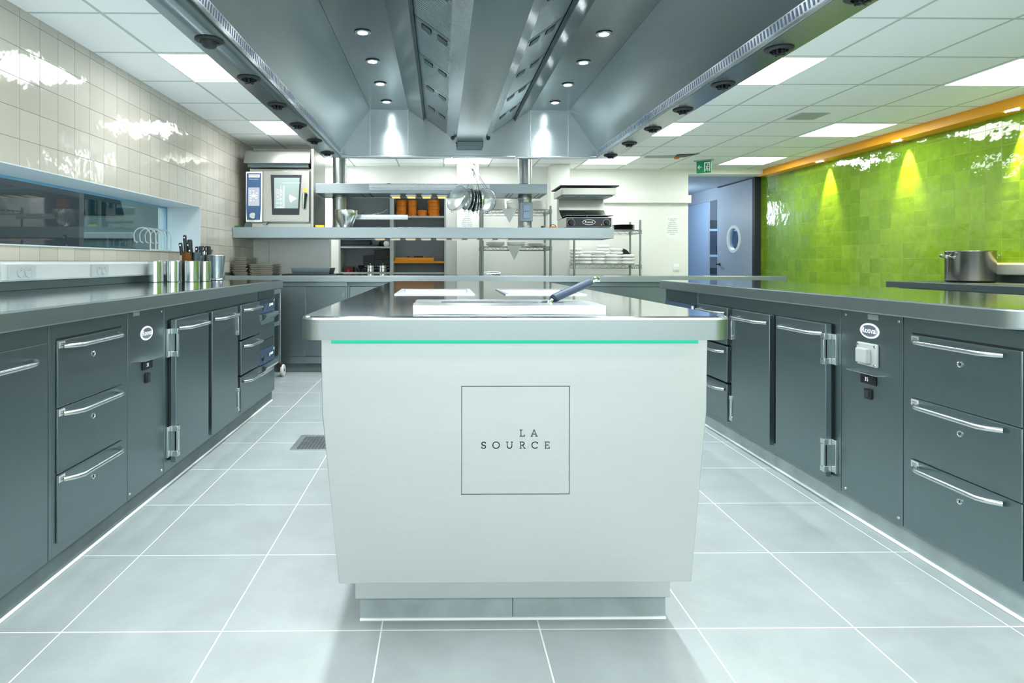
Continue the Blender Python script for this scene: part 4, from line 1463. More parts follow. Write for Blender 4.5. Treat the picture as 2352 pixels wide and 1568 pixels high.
# ================================================================== COMBI OVEN
OY = 6.06
ov = thing('combi_oven', 'compact steel combi oven with blue control panel on the left shelf', 'oven', (-1.6, 6.3, LZ1))
ovx = lambda px: P(px, 450, OY).x
ovz = lambda py: P(640, py, OY).z
X0, X1 = ovx(570), ovx(716)
B(X0 + .005, X1 - .004, OY + 0.03, 6.58, ovz(512), ovz(386)).build('body', 'oven_steel', ov, bevel=0.006)
B(X0 + 0.03, X1 - 0.01, OY + 0.02, 6.55, LZ1 + 0.0005, ovz(512) - .0005).build('base', 'oven_steel', ov, bevel=0.003)
MB().prism([(ovx(604), ovz(516)), (ovx(613), ovz(516)), (ovx(615), ovz(510)), (ovx(606), ovz(510))], 'y', OY - 0.02, OY + 0.02).build('drip_spout', 'greyback', ov, bevel=0.002)
cpx0, cpx1 = ovx(565.5), ovx(603.5)
cp = B(cpx0, cpx1, OY - 0.012, OY + 0.029, ovz(510), ovz(394.5)).build('control_panel', 'white_gloss', ov, bevel=0.004)
bl = [(ovx(568.5), ovz(505)), (ovx(598), ovz(505)), (ovx(600), ovz(480)), (ovx(600.5), ovz(398.5)), (ovx(568), ovz(398.5)), (ovx(567), ovz(480))]
MB().prism(bl, 'y', OY - 0.0145, OY - 0.0125).build('blue_face', 'blue', cp)
F = OY - 0.015
B(ovx(572), ovx(597.5), F - 0.001, F, ovz(408), ovz(401)).build('logo_plate', 'signwhite', cp)
MB().text('RATIONAL', ((ovx(572) + ovx(597.5)) / 2, F - 0.0016, (ovz(408) + ovz(401)) / 2), (1, 0, 0), (0, 0, 1), 0.0225).build('logo_lettering', 'red', cp)
MB().text('SelfCookingCenter', ((ovx(572) + ovx(597)) / 2, F - 0.0012, ovz(412)), (1, 0, 0), (0, 0, 1), 0.0125).build('model_lettering', 'signwhite', cp)
B(ovx(571.5), ovx(597), F - 0.001, F, ovz(473), ovz(431)).build('screen', 'screen', cp)
q = MB()
for (px, py, w2, h2) in ((576, 439, 1.5, 1.2), (583, 439, 1.7, 1.2), (576, 444, 1.5, 1), (584, 444, 1.5, 1), (591, 444, 2.2, 1), (576, 449.5, 2, 1.2), (584, 450, 4.5, 3), (591, 449.5, 2, 1.2), (577, 455, 2, 1), (589.5, 455, 2.6, 1.1), (577, 461, 2.2, 1.3), (584, 461, 1.2, 1.1), (590.5, 461, 1.2, 1.1)):
    a, b = ovx(px - w2), ovx(px + w2)
    q.add([(a, F - 0.0014, ovz(py + h2)), (b, F - 0.0014, ovz(py + h2)), (b, F - 0.0014, ovz(py - h2)), (a, F - 0.0014, ovz(py - h2))], [(0, 1, 2, 3)])
q.build('screen_icons', 'signwhite', cp)
q = MB().lathe([(0, -0.030), (0.026, -0.030), (0.030, -0.026), (0.031, 0.0)], (ovx(582.5), F, ovz(496)), 28, 'y')
q.build('dial', 'chrome_satin', cp, smooth=True)
dx0, dx1, dz0, dz1 = ovx(606), ovx(712), ovz(510), ovz(392.5)
dr = B(dx0, dx1, OY - 0.030, OY + 0.029, dz0, dz1).build('door', 'oven_steel', ov, bevel=0.005)
gl = [(ovx(627), ovz(494)), (ovx(689), ovz(494)), (ovx(694.5), ovz(402.5)), (ovx(623.5), ovz(402.5))]
MB().prism(gl, 'y', OY - 0.033, OY - 0.0305).build('window_frame', 'slate', dr)
gz = [(ovx(632), ovz(479)), (ovx(686.5), ovz(479)), (ovx(690), ovz(409)), (ovx(632), ovz(409))]
MB().prism(gz, 'y', OY - 0.0345, OY - 0.0335).build('window_glass', 'plain_oven', dr) if 'plain_oven' in M else MB().prism(gz, 'y', OY - 0.0345, OY - 0.0335).build('window_glass', plain('oven_glass', lin(150, 168, 164), 0.12), dr)
q = MB()
for i in range(14):
    a, b = P(633, 434 + i * 3.3, OY - .035), P(651, 438 + i * 3.0, OY - .035)
    if b.z < ovz(478): break
    q.ribbon([(a.x, a.z), (b.x, b.z)], 0.0045, lambda u, v: (u, OY - 0.0352, v))
for px in (651, 653.5, 645):
    a, b = P(px, 426, OY - .035), P(px, 478, OY - .035)
    q.ribbon([(a.x, a.z), (b.x, b.z)], 0.004, lambda u, v: (u, OY - 0.0352, v))
a, b = P(650, 420, OY - .035), P(689, 420, OY - .035)
q.ribbon([(a.x, a.z), (b.x, b.z)], 0.004, lambda u, v: (u, OY - 0.0352, v))
q.build('inside_rack', 'signwhite', dr)
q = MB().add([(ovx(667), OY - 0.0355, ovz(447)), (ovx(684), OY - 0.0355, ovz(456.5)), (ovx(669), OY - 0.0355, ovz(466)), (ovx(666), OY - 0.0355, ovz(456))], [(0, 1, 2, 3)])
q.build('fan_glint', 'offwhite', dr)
q = MB().prism([(ovx(697), ovz(440)), (ovx(708), ovz(440)), (ovx(702.5), ovz(430.5))], 'y', OY - 0.032, OY - 0.0305)
wt = q.build('warning_sign', 'yellow', dr)
q = MB().ribbon([(ovx(703), ovz(433)), (ovx(701.6), ovz(436.2)), (ovx(703.4), ovz(436.2)), (ovx(702), ovz(439))], 0.0022, lambda u, v: (u, OY - 0.0325, v))
q.build('warning_mark', 'ink', wt)
q = MB().tube([(ovx(703), OY - 0.034, ovz(447)), (ovx(703), OY - 0.062, ovz(448)), (ovx(701.5), OY - 0.066, ovz(460)), (ovx(700.5), OY - 0.06, ovz(480))], [0.020, 0.021, 0.018, 0.012], 12)
hb = q.build('handle', 'black', dr, smooth=True)
MB().tube([(ovx(702), OY - 0.082, ovz(446)), (ovx(701), OY - 0.084, ovz(460)), (ovx(700.3), OY - 0.074, ovz(480))], [0.016, 0.015, 0.009], 10).build('handle_cover', 'chrome_satin', hb, smooth=True)
# condensation hood above the oven
oh = thing('oven_hood', 'bright steel condensation hood on top of the oven', 'hood', (-1.6, 6.3, ovz(383)))
hxx = lambda px, py: P(px, py, OY - .04)
x0, x1 = hxx(563, 370).x, hxx(714, 370).x
MB().prism([(OY - 0.10, ovz(378)), (6.60, ovz(378)), (6.60, ovz(342)), (OY - 0.02, ovz(346)), (OY - 0.04, ovz(350))], 'x', x0, x1).build('canopy', 'oven_steel', oh, bevel=0.006)
B(x0 + .03, x1 - .02, OY - 0.05, 6.58, ovz(385.5), ovz(378) - .0005).build('filter_box', 'steel_dark', oh)
tag(MB().prism([(OY - 0.06, LZ1 + .001), (6.60, LZ1 + .001), (6.60, 2.185), (OY - 0.06, 2.155)], 'x', -1.276, -1.252).build('partition_panel', 'oven_steel', bevel=0.002), 'tall steel side panel between the oven and the left duct', 'panel')
tag(MB().prism(rrect(P(724, 520, 6.0).x, P(745, 520, 6.0).x, 5.99, 6.05, 0.012, 4), 'z', LZ1 + .0005, LZ1 + 0.024).build('sponge', 'yellow', bevel=0.004), 'yellow sponge on the shelf right of the oven', 'sponge')
q = MB()
pp = P(543, 519, 6.02)
for i in range(9):
    a = i * 0.9
    q.tube([(pp.x + 0.012 * math.cos(a), pp.y + 0.012 * math.sin(a), LZ1 + 0.004), (pp.x + 0.03 * math.cos(a * 1.3), pp.y + 0.02 * math.sin(a), LZ1 + 0.014 + 0.003 * (i % 3)), (pp.x + 0.02 * math.cos(a + 2), pp.y + 0.016 * math.sin(a + 2), LZ1 + 0.005)], 0.004, 6)
tag(q.build('scouring_ball', 'green', smooth=True), 'crumpled green and silver wrap at the far left end of the shelf', 'wrap')
MBp = MB().prism([(ovx(550), LZ1 + .0006), (ovx(571), LZ1 + .0006), (ovx(571), ovz(509)), (ovx(556), ovz(509.5))], 'y', OY + 0.10, OY + 0.13)
tag(MBp.build('splash_plate', 'steel_dark', bevel=0.003), 'grey metal plate leaning beside the oven on the left', 'plate')

# foil covered bowl
fbp = P(795.5, 521, 6.0)
prof = [(0.0, 0.0), (0.052, 0.0), (0.060, 0.006), (0.085, 0.06), (0.105, 0.11), (0.111, 0.148), (0.106, 0.168), (0.0, 0.170)]
q = MB().lathe(prof, (fbp.x, 6.0, LZ1 + 0.0006), 36)
q.v = [Vector((p.x + (random.uniform(-.004, .004) if p.z > LZ1 + .01 else 0), p.y + (random.uniform(-.004, .004) if p.z > LZ1 + .01 else 0), p.z + (random.uniform(-.003, .003) if p.z > LZ1 + .01 else 0))) for p in q.v]
tag(q.build('foil_bowl', steel('crumpled_foil', lin(225, 228, 230), 0.2, (1, 1, 1), 30, 0.1, 1.0), smooth=True), 'round bowl wrapped in crumpled foil before the left duct', 'bowl')
up = P(893, 421, 6.2)
tag(MB().lathe([(0.038, 0.0), (0.036, 0.02), (0.024, 0.032), (0.0, 0.036)], (up.x, 6.2, UZ1 + .0005), 24).build('upturned_bowl', 'black', smooth=True), 'small dark upturned bowl on top of the upper gantry shelf', 'bowl')
p = P(1246, 521, 6.02)
tag(MB().lathe([(0.0, 0), (0.014, 0), (0.017, 0.008), (0.012, 0.018), (0, 0.021)], (p.x, 6.02, LZ1 + .0005), 16).build('small_knob', 'castor', smooth=True), 'small brown knob on the lower gantry shelf near the grill', 'knob')
t = thing('egg_slicer', 'small orange gadget with wire bows beside the grill', 'utensil', (P(1270, 520, 6.02).x, 6.02, LZ1 + .0005))
p = t.location
B(p.x - 0.034, p.x + 0.034, 5.995, 6.045, LZ1 + .0006, LZ1 + 0.016).build('base', 'orange_wood', t, bevel=0.004)
q = MB()
for dy in (-0.012, 0.012):
    q.tube([(p.x + 0.028 * math.cos(PI * i / 8), 6.02 + dy, LZ1 + 0.015 + 0.020 * math.sin(PI * i / 8)) for i in range(9)], 0.002, 6)
q.build('bow', 'castor', t)

# ================================================================== SALAMANDER GRILL
SY = 5.985
sg_ = thing('salamander_grill', 'steel salamander grill with black control front at the shelf end', 'grill', (1.45, 6.2, LZ1))
sp = lambda px, py: P(px, py, SY)
bx0, bx1, bz0, bz1 = sp(1300.2, 500).x, sp(1406.5, 500).x, LZ1 + 0.008, sp(1350, 499).z
bo = B(bx0, bx1, SY, 6.44, bz0, bz1).build('base', 'oven_steel', sg_, bevel=0.004)
q = MB()
for xx in (bx0 + 0.03, bx1 - 0.03):
    for yy in (SY + 0.03, 6.41):
        q.cyl((xx, yy, LZ1 + .0005), 0.014, 0.0085, n=14)
q.build('feet', 'black', sg_)
fr = B(bx0 + 0.004, bx1 - 0.012, SY - 0.004, SY - .0005, bz0 + 0.004, bz1 - 0.006).build('control_front', 'slate', sg_)
cx, cz = sp(1352.5, 510).x, sp(1352, 510).z
N2 = 32
ov_ = lambda a, b, y: [(cx + a * math.cos(2 * PI * i / N2), y, cz + b * math.sin(2 * PI * i / N2)) for i in range(N2)]
MB().add(ov_(0.064, 0.027, SY - 0.0046), [list(range(N2))]).build('logo_plate', 'signwhite', fr)
MB().add(ov_(0.060, 0.0235, SY - 0.0050), [list(range(N2))]).build('logo_field', 'slate', fr)
MB().text('Rosval', (cx, SY - 0.0054, cz + 0.001), (1, 0, 0), (0, 0, 1), 0.031).build('logo_lettering', 'signwhite', fr)
for px, rr in ((1311.5, 0.027), (1393, 0.024)):
    kx, kz = sp(px, 511).x, sp(px, 511).z
    q = MB().lathe([(0, -0.024), (rr * .8, -0.024), (rr, -0.004), (rr, 0)], (kx, SY - 0.004, kz), 20, 'y')
    q.box(kx - 0.004, kx + 0.004, SY - 0.034, SY - 0.027, kz - rr * .8, kz + rr * .8)
    q.build('dial', 'black', fr, smooth=True)
    q = MB()
    for i in range(13):
        a = -2.2 + 4.4 * i / 12 + PI / 2
        x_, z_ = kx + (rr + 0.010) * math.cos(a), kz + (rr + 0.010) * math.sin(a)
        if abs(z_ - cz) > 0.040: continue
        q.add([(x_ - .002, SY - 0.0046, z_ - .002), (x_ + .002, SY - 0.0046, z_ - .002), (x_ + .002, SY - 0.0046, z_ + .002), (x_ - .002, SY - 0.0046, z_ + .002)], [(0, 1, 2, 3)])
    q.build('dial_marks', 'signwhite', fr)
MB().lathe([(0, -0.006), (0.006, -0.005), (0.007, 0)], (sp(1381, 516).x, SY - 0.004, sp(1381, 516).z), 14, 'y').build('pilot_lamp', 'orange_wood', fr, smooth=True)
# column, sloping drip plate, sliding head
kx0, kx1 = P(1281, 450, 6.40).x, P(1383, 450, 6.40).x
MB().prism([(6.44, bz1 + .0005), (6.16, bz1 + .0005), (6.26, bz1 + 0.05), (6.33, bz1 + 0.10), (6.35, bz1 + 0.30), (6.44, bz1 + 0.30)], 'x', kx0, kx1).build('column', 'oven_steel', sg_, smooth=True)
q = MB().box(bx0 + 0.01, bx1 + 0.02, SY + 0.03, 6.30, bz1 + 0.018, bz1 + 0.024)
q.tube([(sp(1350, 495).x, SY + 0.04, bz1), (sp(1350, 495).x, SY + 0.04, bz1 + 0.02)], 0.005, 8)
q.build('grid_tray', 'steel_dark', sg_)
hz0, hz1 = sp(1350, 447).z, sp(1350, 431).z
B(sp(1291, 440).x, sp(1415, 440).x, SY, 6.44, hz0, hz1).build('grill_head', 'oven_steel', sg_, bevel=0.003)
q = MB().box(sp(1286, 428).x, sp(1421, 428).x, SY - 0.02, 6.45, hz1 + 0.012, sp(1350, 425.5).z)
q.build('top_tray', 'slate', sg_, bevel=0.002)
q = MB()
for xx in (sp(1300, 430).x, sp(1408, 430).x):
    for yy in (SY + 0.05, 6.38):
        q.cyl((xx, yy, hz1), 0.008, 0.0125, n=10)
q.build('tray_pegs', 'chrome', sg_)
B(sp(1296, 450).x, sp(1410, 450).x, SY + 0.04, 6.33, hz0 - 0.012, hz0 - .0005).build('burner', 'steel_dark', sg_)

# ================================================================== CUPBOARD IN THE BACK WALL
CY, CYB = 7.20, 7.56
cb = thing('open_cupboard', 'grey open cupboard with shelves behind the gantry', 'cupboard', (-0.58, 7.4, 0))
q = MB().box(-1.208, -1.186, CY, CYB, 0, 1.90).box(-0.606, -0.562, CY, CYB, 0, 1.90).box(0.034, 0.056, CY, CYB, 0, 1.90)
q.box(-1.208, 0.056, CY, CYB, 1.90, 1.92).box(-1.186, -0.606, CY + .01, CYB, 0.87, 0.93).box(-0.562, 0.034, CY + .01, CYB, 0.87, 0.93)
q.build('frame', 'cupframe', cb, bevel=0.001)
B(-1.208, 0.056, CYB, CYB + 0.01, 0, 1.92).build('back_panel', 'greyback', cb)
SH = {'lu': 1.592, 'll': 1.232, 'ru': 1.592, 'rl': 1.060}
B(-1.1855, -0.6065, CY + 0.004, CYB - .001, SH['lu'] - 0.020, SH['lu']).build('shelf', 'cupframe', cb)
B(-1.1855, -0.6065, CY + 0.004, CYB - .001, SH['ll'] - 0.019, SH['ll']).build('shelf', 'cupframe', cb)
B(-0.5615, 0.0335, CY + 0.004, CYB - .001, SH['ru'] - 0.020, SH['ru']).build('shelf', 'cupframe', cb)
B(-0.5615, 0.0335, CY + 0.004, CYB - .001, SH['rl'] - 0.024, SH['rl']).build('shelf', 'orange_lip', cb, label='orange edged shelf board')

ORD = ['first', 'second', 'third', 'fourth', 'fifth', 'sixth', 'seventh', 'eighth', 'ninth', 'tenth', 'eleventh', 'twelfth']


def level(i, n):
    if n == 1: return 'standing alone'
    if i == 0: return 'at the bottom'
    if i == n - 1: return 'on top'
    return ORD[i] + ' from the bottom'


def orange_box(r, h):
    return MB().lathe([(0, 0), (r - 0.003, 0), (r, 0.003), (r, h * 0.62), (r + 0.002, h * 0.66), (r + 0.002, h - 0.003), (r - 0.002, h), (0, h)], (0, 0, 0), 32)


hs = [(909, 935, [34, 35, 35]), (936, 958.5, [34, 35, 35]), (958.5, 982, [37]), (982, 1011, [24, 24, 25, 25, 24])]
nm = ['in the first stack from the left', 'in the second stack from the left', 'between the stacks', 'in the right hand stack']
for k, (pa, pb, lv) in enumerate(hs):
    a, b = P(pa, 480, 7.33).x, P(pb, 480, 7.33).x
    r, z = (b - a) / 2 - 0.004, SH['ru'] + 0.0005
    tot = {0: [0.062, 0.068, 0.068], 1: [0.060, 0.066, 0.070], 2: [0.078], 3: [0.040, 0.038, 0.041, 0.041, 0.042]}[k]
    for i, h in enumerate(tot):
        dx = random.uniform(-.003, .003)
        o = orange_box(r - (0.003 if i % 2 else 0), h - .0005).build('wooden_drum', 'orange_wood', smooth=True)
        o.location = ((a + b) / 2 + dx, 7.33, z)
        tag(o, ('round orange wooden drum box %s, %s' % (nm[k], level(i, len(tot)))) if len(tot) > 1 else 'single low orange drum box between the stacks on the shelf', 'box', 'orange drum boxes in the cupboard')
        z += h
# orange board, knives on it
p0, p1 = P(907, 598, 7.30), P(997, 598, 7.30)
q = MB().prism(rrect(p0.x, p1.x, 7.24, 7.45, 0.012, 3), 'z', SH['rl'] + .0005, SH['rl'] + 0.043)
tag(q.build('chopping_board', 'orange_lip', bevel=0.004), 'thick orange chopping board on the low cupboard shelf', 'chopping board')
for (pa, pb, lb) in ((935, 948, 'short dark knife on the orange board'), (950, 994, 'long dark knife lying on the orange board')):
    a, b = P(pa, 590, 7.34).x, P(pb, 590, 7.34).x
    kn = thing('kitchen_knife', lb, 'knife', ((a + b) / 2, 7.34, SH['rl'] + 0.044))
    zz = SH['rl'] + 0.0445
    m_ = a + (b - a) * 0.52
    MB().prism([(m_, 7.33), (b, 7.338), (b - .01, 7.352), (m_, 7.352)], 'z', zz, zz + 0.006).build('blade', 'castor', kn)
    MB().tube([(a, 7.34, zz + 0.007), (m_, 7.34, zz + 0.007)], 0.007, 8).build('handle', 'black', kn, smooth=True)
    MB().tube([(m_ - 0.004, 7.34, zz + 0.007), (m_ + 0.006, 7.34, zz + 0.007)], 0.0078, 8).build('bolster', 'chrome', kn, smooth=True)
# utensils on the left upper shelf
for k, (pa, pb, dy) in enumerate(((848, 880, 0.0), (853, 886, 0.03), (862, 893, 0.06), (866, 896, -0.03))):
    a, b = P(pa, 490, 7.3 + dy).x, P(pb, 490, 7.3 + dy).x
    ut = thing('serving_spoon', 'steel serving spoon in the pile on the upper shelf, %s' % ['leftmost bowl', 'second from the left', 'third from the left', 'nearest with raised bowl'][k], 'spoon', ((a + b) / 2, 7.3 + dy, SH['lu']))
    zz = SH['lu'] + 0.006 + 0.006 * k
    MB().tube([(a, 7.3 + dy, zz), ((a + b) / 2, 7.3 + dy, zz + 0.03), (b - .03, 7.3 + dy, zz + 0.030 + (0.03 if k == 3 else 0))], 0.004, 6).build('handle', 'chrome', ut)
    MB().lathe([(0, -0.008), (0.022, -0.004), (0.026, 0.003), (0.022, 0.001), (0, -0.003)], (b - 0.026, 7.3 + dy, zz + 0.030 + (0.03 if k == 3 else 0)), 18).build('bowl', 'chrome', ut, smooth=True)
a, b = P(822, 490, 7.3).x, P(837, 490, 7.3).x
tag(MB().tube([(a, 7.3, SH['lu'] + 0.018), (b, 7.3, SH['lu'] + 0.018)], 0.016, 12).build('whetstone', 'castor', smooth=True), 'dark rolled tool on the upper shelf behind the foil bowl', 'tool')
# dark trays, bowl and globe on the left middle shelf
zz = SH['ll'] + .0005
for k, (pa, pb, h) in enumerate(((783, 868, 0.022), (783, 850, 0.030), (783, 850, 0.030))):
    a, b = P(pa, 560, 7.24).x + .006, P(pb, 560, 7.24).x
    tag(MB().prism(rrect(a, b, 7.22, 7.48, 0.01, 3), 'z', zz, zz + h - .001).build('dark_tray', 'slate', bevel=0.003), 'dark slate tray on the left cupboard shelf, %s' % level(k, 3), 'tray', 'dark trays on the cupboard shelf')
    zz += h
p = P(879, 566, 7.28)
tag(MB().lathe([(0.0, 0.0), (0.035, 0.0), (0.052, 0.022), (0.055, 0.045), (0.045, 0.066), (0.02, 0.074), (0, 0.075)], (p.x - 0.005, 7.40, SH['ll'] + .0005), 24).build('black_bowl', 'black', smooth=True), 'round black pot behind the white globe in the cupboard', 'pot')
tag(MB().lathe([(0.0, 0.0), (0.018, 0.0), (0.033, 0.014), (0.038, 0.034), (0.033, 0.054), (0.018, 0.066), (0, 0.067)], (P(888, 566, 7.27).x, 7.27, SH['ll'] + .0005), 24).build('white_globe', 'porcelain', smooth=True), 'small white globe jar on the cupboard shelf', 'jar')
# dark boxes and small pots at the cupboard foot
z0 = 0.9305
a, b = P(790, 620, 7.3).x, P(811.5, 620, 7.3).x
tag(B(a, b, 7.28, 7.42, z0, P(800, 612, 7.3).z).build('wooden_box', 'darkred', bevel=0.004), 'dark reddish box at the foot of the cupboard', 'box')
tag(MB().lathe([(0, 0), (0.016, 0), (0.019, 0.01), (0.017, 0.028), (0.008, 0.034), (0, 0.035)], (P(800, 628, 7.22).x, 7.235, z0), 18).build('candle_jar', 'red', smooth=True), 'bright red candle jar before the dark reddish box', 'jar')
q0 = P(834.5, 600, 7.42)
stk = [((834.5, 860), (605, 587)), ((860, 896), (596, 575))]
tag(B(P(834.5, 600, 7.42).x, P(859.8, 600, 7.42).x, 7.42, 7.54, z0, P(850, 587, 7.42).z).build('black_box', 'black', bevel=0.003), 'black storage box standing in the cupboard, the lower left one', 'box')
tag(B(P(860.2, 600, 7.42).x, P(895, 600, 7.42).x, 7.42, 7.54, z0, P(850, 596, 7.42).z).build('black_box', 'slate', bevel=0.003), 'black storage box in the cupboard behind the steel pots', 'box')
tag(B(P(860.2, 600, 7.42).x, P(895, 600, 7.42).x, 7.42, 7.54, P(850, 596, 7.42).z + .0005, P(850, 574, 7.42).z).build('black_box', 'black', bevel=0.003), 'black storage box in the cupboard, stacked as the topmost one', 'box')
for k, (px, py, r) in enumerate(((825, 628, 0.034), (829, 619, 0.033))):
    p = P(px, py, 7.30)
    zz = z0 if k == 0 else z0 + 0.0405
    tag(MB().lathe([(0, 0), (r * .7, 0), (r, 0.03), (r + .002, 0.04), (r - .004, 0.04), (r - .006, 0.03), (0, 0.008)], (p.x, 7.30, zz), 24).build('black_cup', 'black', smooth=True), 'small black bowl in the cupboard, %s of two' % ['lower', 'upper'][k], 'bowl', 'black bowls in the cupboard')
for k, px in enumerate((851, 879.5)):
    p = P(px, 628, 7.25)
    zz, r = z0, 0.047
    for j in range(2):
        t = thing('casserole', 'small steel casserole with lid and loop handles, %s of the %s pair' % (['lower', 'upper'][j], ['left', 'right'][k]), 'casserole', (p.x, 7.25, zz), 0, 'small steel casseroles')
        h = 0.042 if j == 0 else 0.030
        MB().lathe([(0, 0.0), (r - .004, 0), (r, 0.004), (r, h), (r + .002, h + .001), (r - .002, h + .002), (0, h + .002)], (p.x, 7.25, zz + .0005), 28).build('pot', 'chrome', t, smooth=True)
        q = MB()
        for s in (-1, 1):
            q.tube([(p.x + s * (r - .001), 7.235, zz + h - .008), (p.x + s * (r + 0.022), 7.24, zz + h - .004), (p.x + s * (r + 0.022), 7.26, zz + h - .004), (p.x + s * (r - .001), 7.265, zz + h - .008)], 0.003, 6)
        q.build('loop_handle', 'chrome', t, smooth=True)
        if j == 1:
            MB().lathe([(r, h + .003), (r * .8, h + .012), (r * .3, h + .017), (0.006, h + .018), (0.008, h + .026), (0, h + .028)], (p.x, 7.25, zz), 28).build('lid', 'chrome', t, smooth=True)
        zz += h + 0.003

# ================================================================== WIRE RACKS
def wire_rack(label, x0, x1, y0, y1, top, shelves):
    t = thing('wire_rack', label, 'rack', ((x0 + x1) / 2, (y0 + y1) / 2, 0))
    for xx in (x0, x1):
        for yy in (y0, y1):
            q = MB().cyl((xx, yy, 0.006), 0.0125, top - 0.006, n=14).cyl((xx, yy, 0), 0.018, 0.006, n=14)
            z = 0.08
            while z < top - 0.03:
                q.lathe([(0.0131, 0), (0.0131, 0.003)], (xx, yy, z), 14)
                z += 0.05
            q.build('post', 'wire', t, smooth=True)
    for z in shelves:
        q = MB()
        h = 0.040
        ring = [(x0, y0), (x1, y0), (x1, y1), (x0, y1)]
        for i in range(4):
            (xa, ya), (xb, yb) = ring[i], ring[(i + 1) % 4]
            q.tube([(xa, ya, z), (xb, yb, z)], 0.0036, 6)
            q.tube([(xa, ya, z - h), (xb, yb, z - h)], 0.0036, 6)
            n = max(4, int(math.hypot(xb - xa, yb - ya) / 0.042))
            q.tube([(xa + (xb - xa) * j / n, ya + (yb - ya) * j / n, z - (h if j % 2 else 0)) for j in range(n + 1)], 0.0026, 5)
        n = int((x1 - x0) / 0.026)
        for j in range(1, n):
            xx = x0 + (x1 - x0) * j / n
            q.tube([(xx, y0, z + 0.0025), (xx, y1, z + 0.0025)], 0.0022, 5)
        for xx in (x0, x1):
            for yy in (y0, y1):
                q.lathe([(0.0132, -0.045), (0.019, -0.045), (0.017, 0.006), (0.0132, 0.006)], (xx, yy, z), 14)
        q.build('wire_shelf', 'wire', t)
    return t


RAZ = (1.655, 1.228, 0.80)
wire_rack('zinc wire rack with white plates between the two white pillars', 0.475, 1.262, 7.05, 7.44, 1.70, RAZ)
RBZ = (1.440, 1.016, 0.60)
wire_rack('zinc wire rack with white bowls, against the wall by the notice', 1.612, 2.418, 7.40, 7.80, 1.565, RBZ)


def plate_mesh(r, h):
    return MB().lathe([(0, 0.0), (r * .55, 0.0), (r * .62, 0.003), (r * .97, h * .8), (r, h), (r * .97, h), (r * .60, 0.006), (0, 0.0045)], (0, 0, 0), 32)


pl_b = plate_mesh(0.113, 0.018).build('dinner_plate', 'porcelain', smooth=True)
first = [pl_b]


def put(src, loc, label, cat, group):
    if first and src is first[0]:
        o = first.pop(0)
    else:
        o = src.copy()
        COL.objects.link(o)
    o.location = loc
    tag(o, label, cat, group)
    return o


for k, (xx, yy, n) in enumerate(((0.64, 7.24, 11), (0.885, 7.24, 12), (1.115, 7.30, 0), (1.125, 7.24, 9))):
    for i in range(n):
        put(pl_b, (xx + random.uniform(-.004, .004), yy + random.uniform(-.004, .004), RAZ[0] + 0.005 + 0.0115 * i), 'white plate on the upper wire rack shelf, %s plate stack, %s' % (['left', 'middle', '', 'right'][k], level(i, n)), 'plate', 'white plates on the upper rack shelf')
pl_w = plate_mesh(0.113, 0.026).build('soup_plate', 'porcelain', smooth=True)
first = [pl_w]
for k, (xx, n) in enumerate(((0.64, 3), (0.89, 3), (1.13, 2))):
    for i in range(n):
        put(pl_w, (xx, 7.25, RAZ[1] + 0.005 + 0.013 * i), 'white deep plate on the lower wire rack shelf, %s stack, %s' % (['left', 'middle', 'right'][k], level(i, n)), 'plate', 'white deep plates on the lower rack shelf')
# cloth corners hanging down from the racks' shelves
for lb, px, py, w_, h_, Yc, zt in (('white cloth with its corner hanging below the lower rack shelf', 1181, 575, 0.085, 0.155, 7.03, RAZ[1]), ('white cloth with its corner hanging below the upper rack shelf', 1170, 483, 0.09, 0.16, 7.03, RAZ[0])):
    x_ = P(px, py, Yc).x
    q = MB()
    n = 6
    q.add([(x_ - w_, Yc, zt + 0.012), (x_ + w_, Yc, zt + 0.012), (x_ + w_, Yc + 0.1, zt + 0.012), (x_ - w_, Yc + 0.1, zt + 0.012),
           (x_ - w_, Yc, zt + 0.009), (x_ + w_, Yc, zt + 0.009), (x_ + w_, Yc + 0.1, zt + 0.009), (x_ - w_, Yc + 0.1, zt + 0.009),
           (x_, Yc - 0.012, zt - h_), (x_, Yc - 0.009, zt - h_)],
          [(0, 1, 2, 3), (7, 6, 5, 4), (1, 2, 6, 5), (2, 3, 7, 6), (3, 0, 4, 7), (0, 8, 1), (4, 5, 9), (0, 4, 9, 8), (1, 8, 9, 5)])
    tag(q.build('cloth', 'cloth'), lb, 'cloth')
# bowls
bw = MB().lathe([(0, 0.0), (0.046, 0.0), (0.062, 0.004), (0.075, 0.012), (0.0805, 0.022), (0.079, 0.031), (0.073, 0.038), (0.066, 0.0405), (0.060, 0.037), (0.050, 0.020), (0, 0.012)], (0, 0, 0), 36).build('soup_bowl', 'porcelain', smooth=True)
first = [bw]
sz = RBZ[1] + 0.005
nmB = {0: 'back row left end', 1: 'front row second', 2: 'front row third', 3: 'front row fourth', 4: 'front row right end', 5: 'back row second', 6: 'back row third', 7: 'back row fourth'}
for k, (px, Yc, n) in enumerate(((1323, 7.66, 5), (1343, 7.47, 3), (1374, 7.47, 4), (1405, 7.47, 3), (1443, 7.47, 3), (1354, 7.66, 4), (1385, 7.66, 6), (1416, 7.66, 5))):
    x_ = P(px, 590, Yc).x
    for i in range(n):
        put(bw, (x_ + random.uniform(-.003, .003), Yc + random.uniform(-.003, .003), sz + 0.0412 * i), 'white bowl on the wire rack, %s stack, %s' % (nmB[k], level(i, n)), 'bowl', 'white bowls on the wire rack')
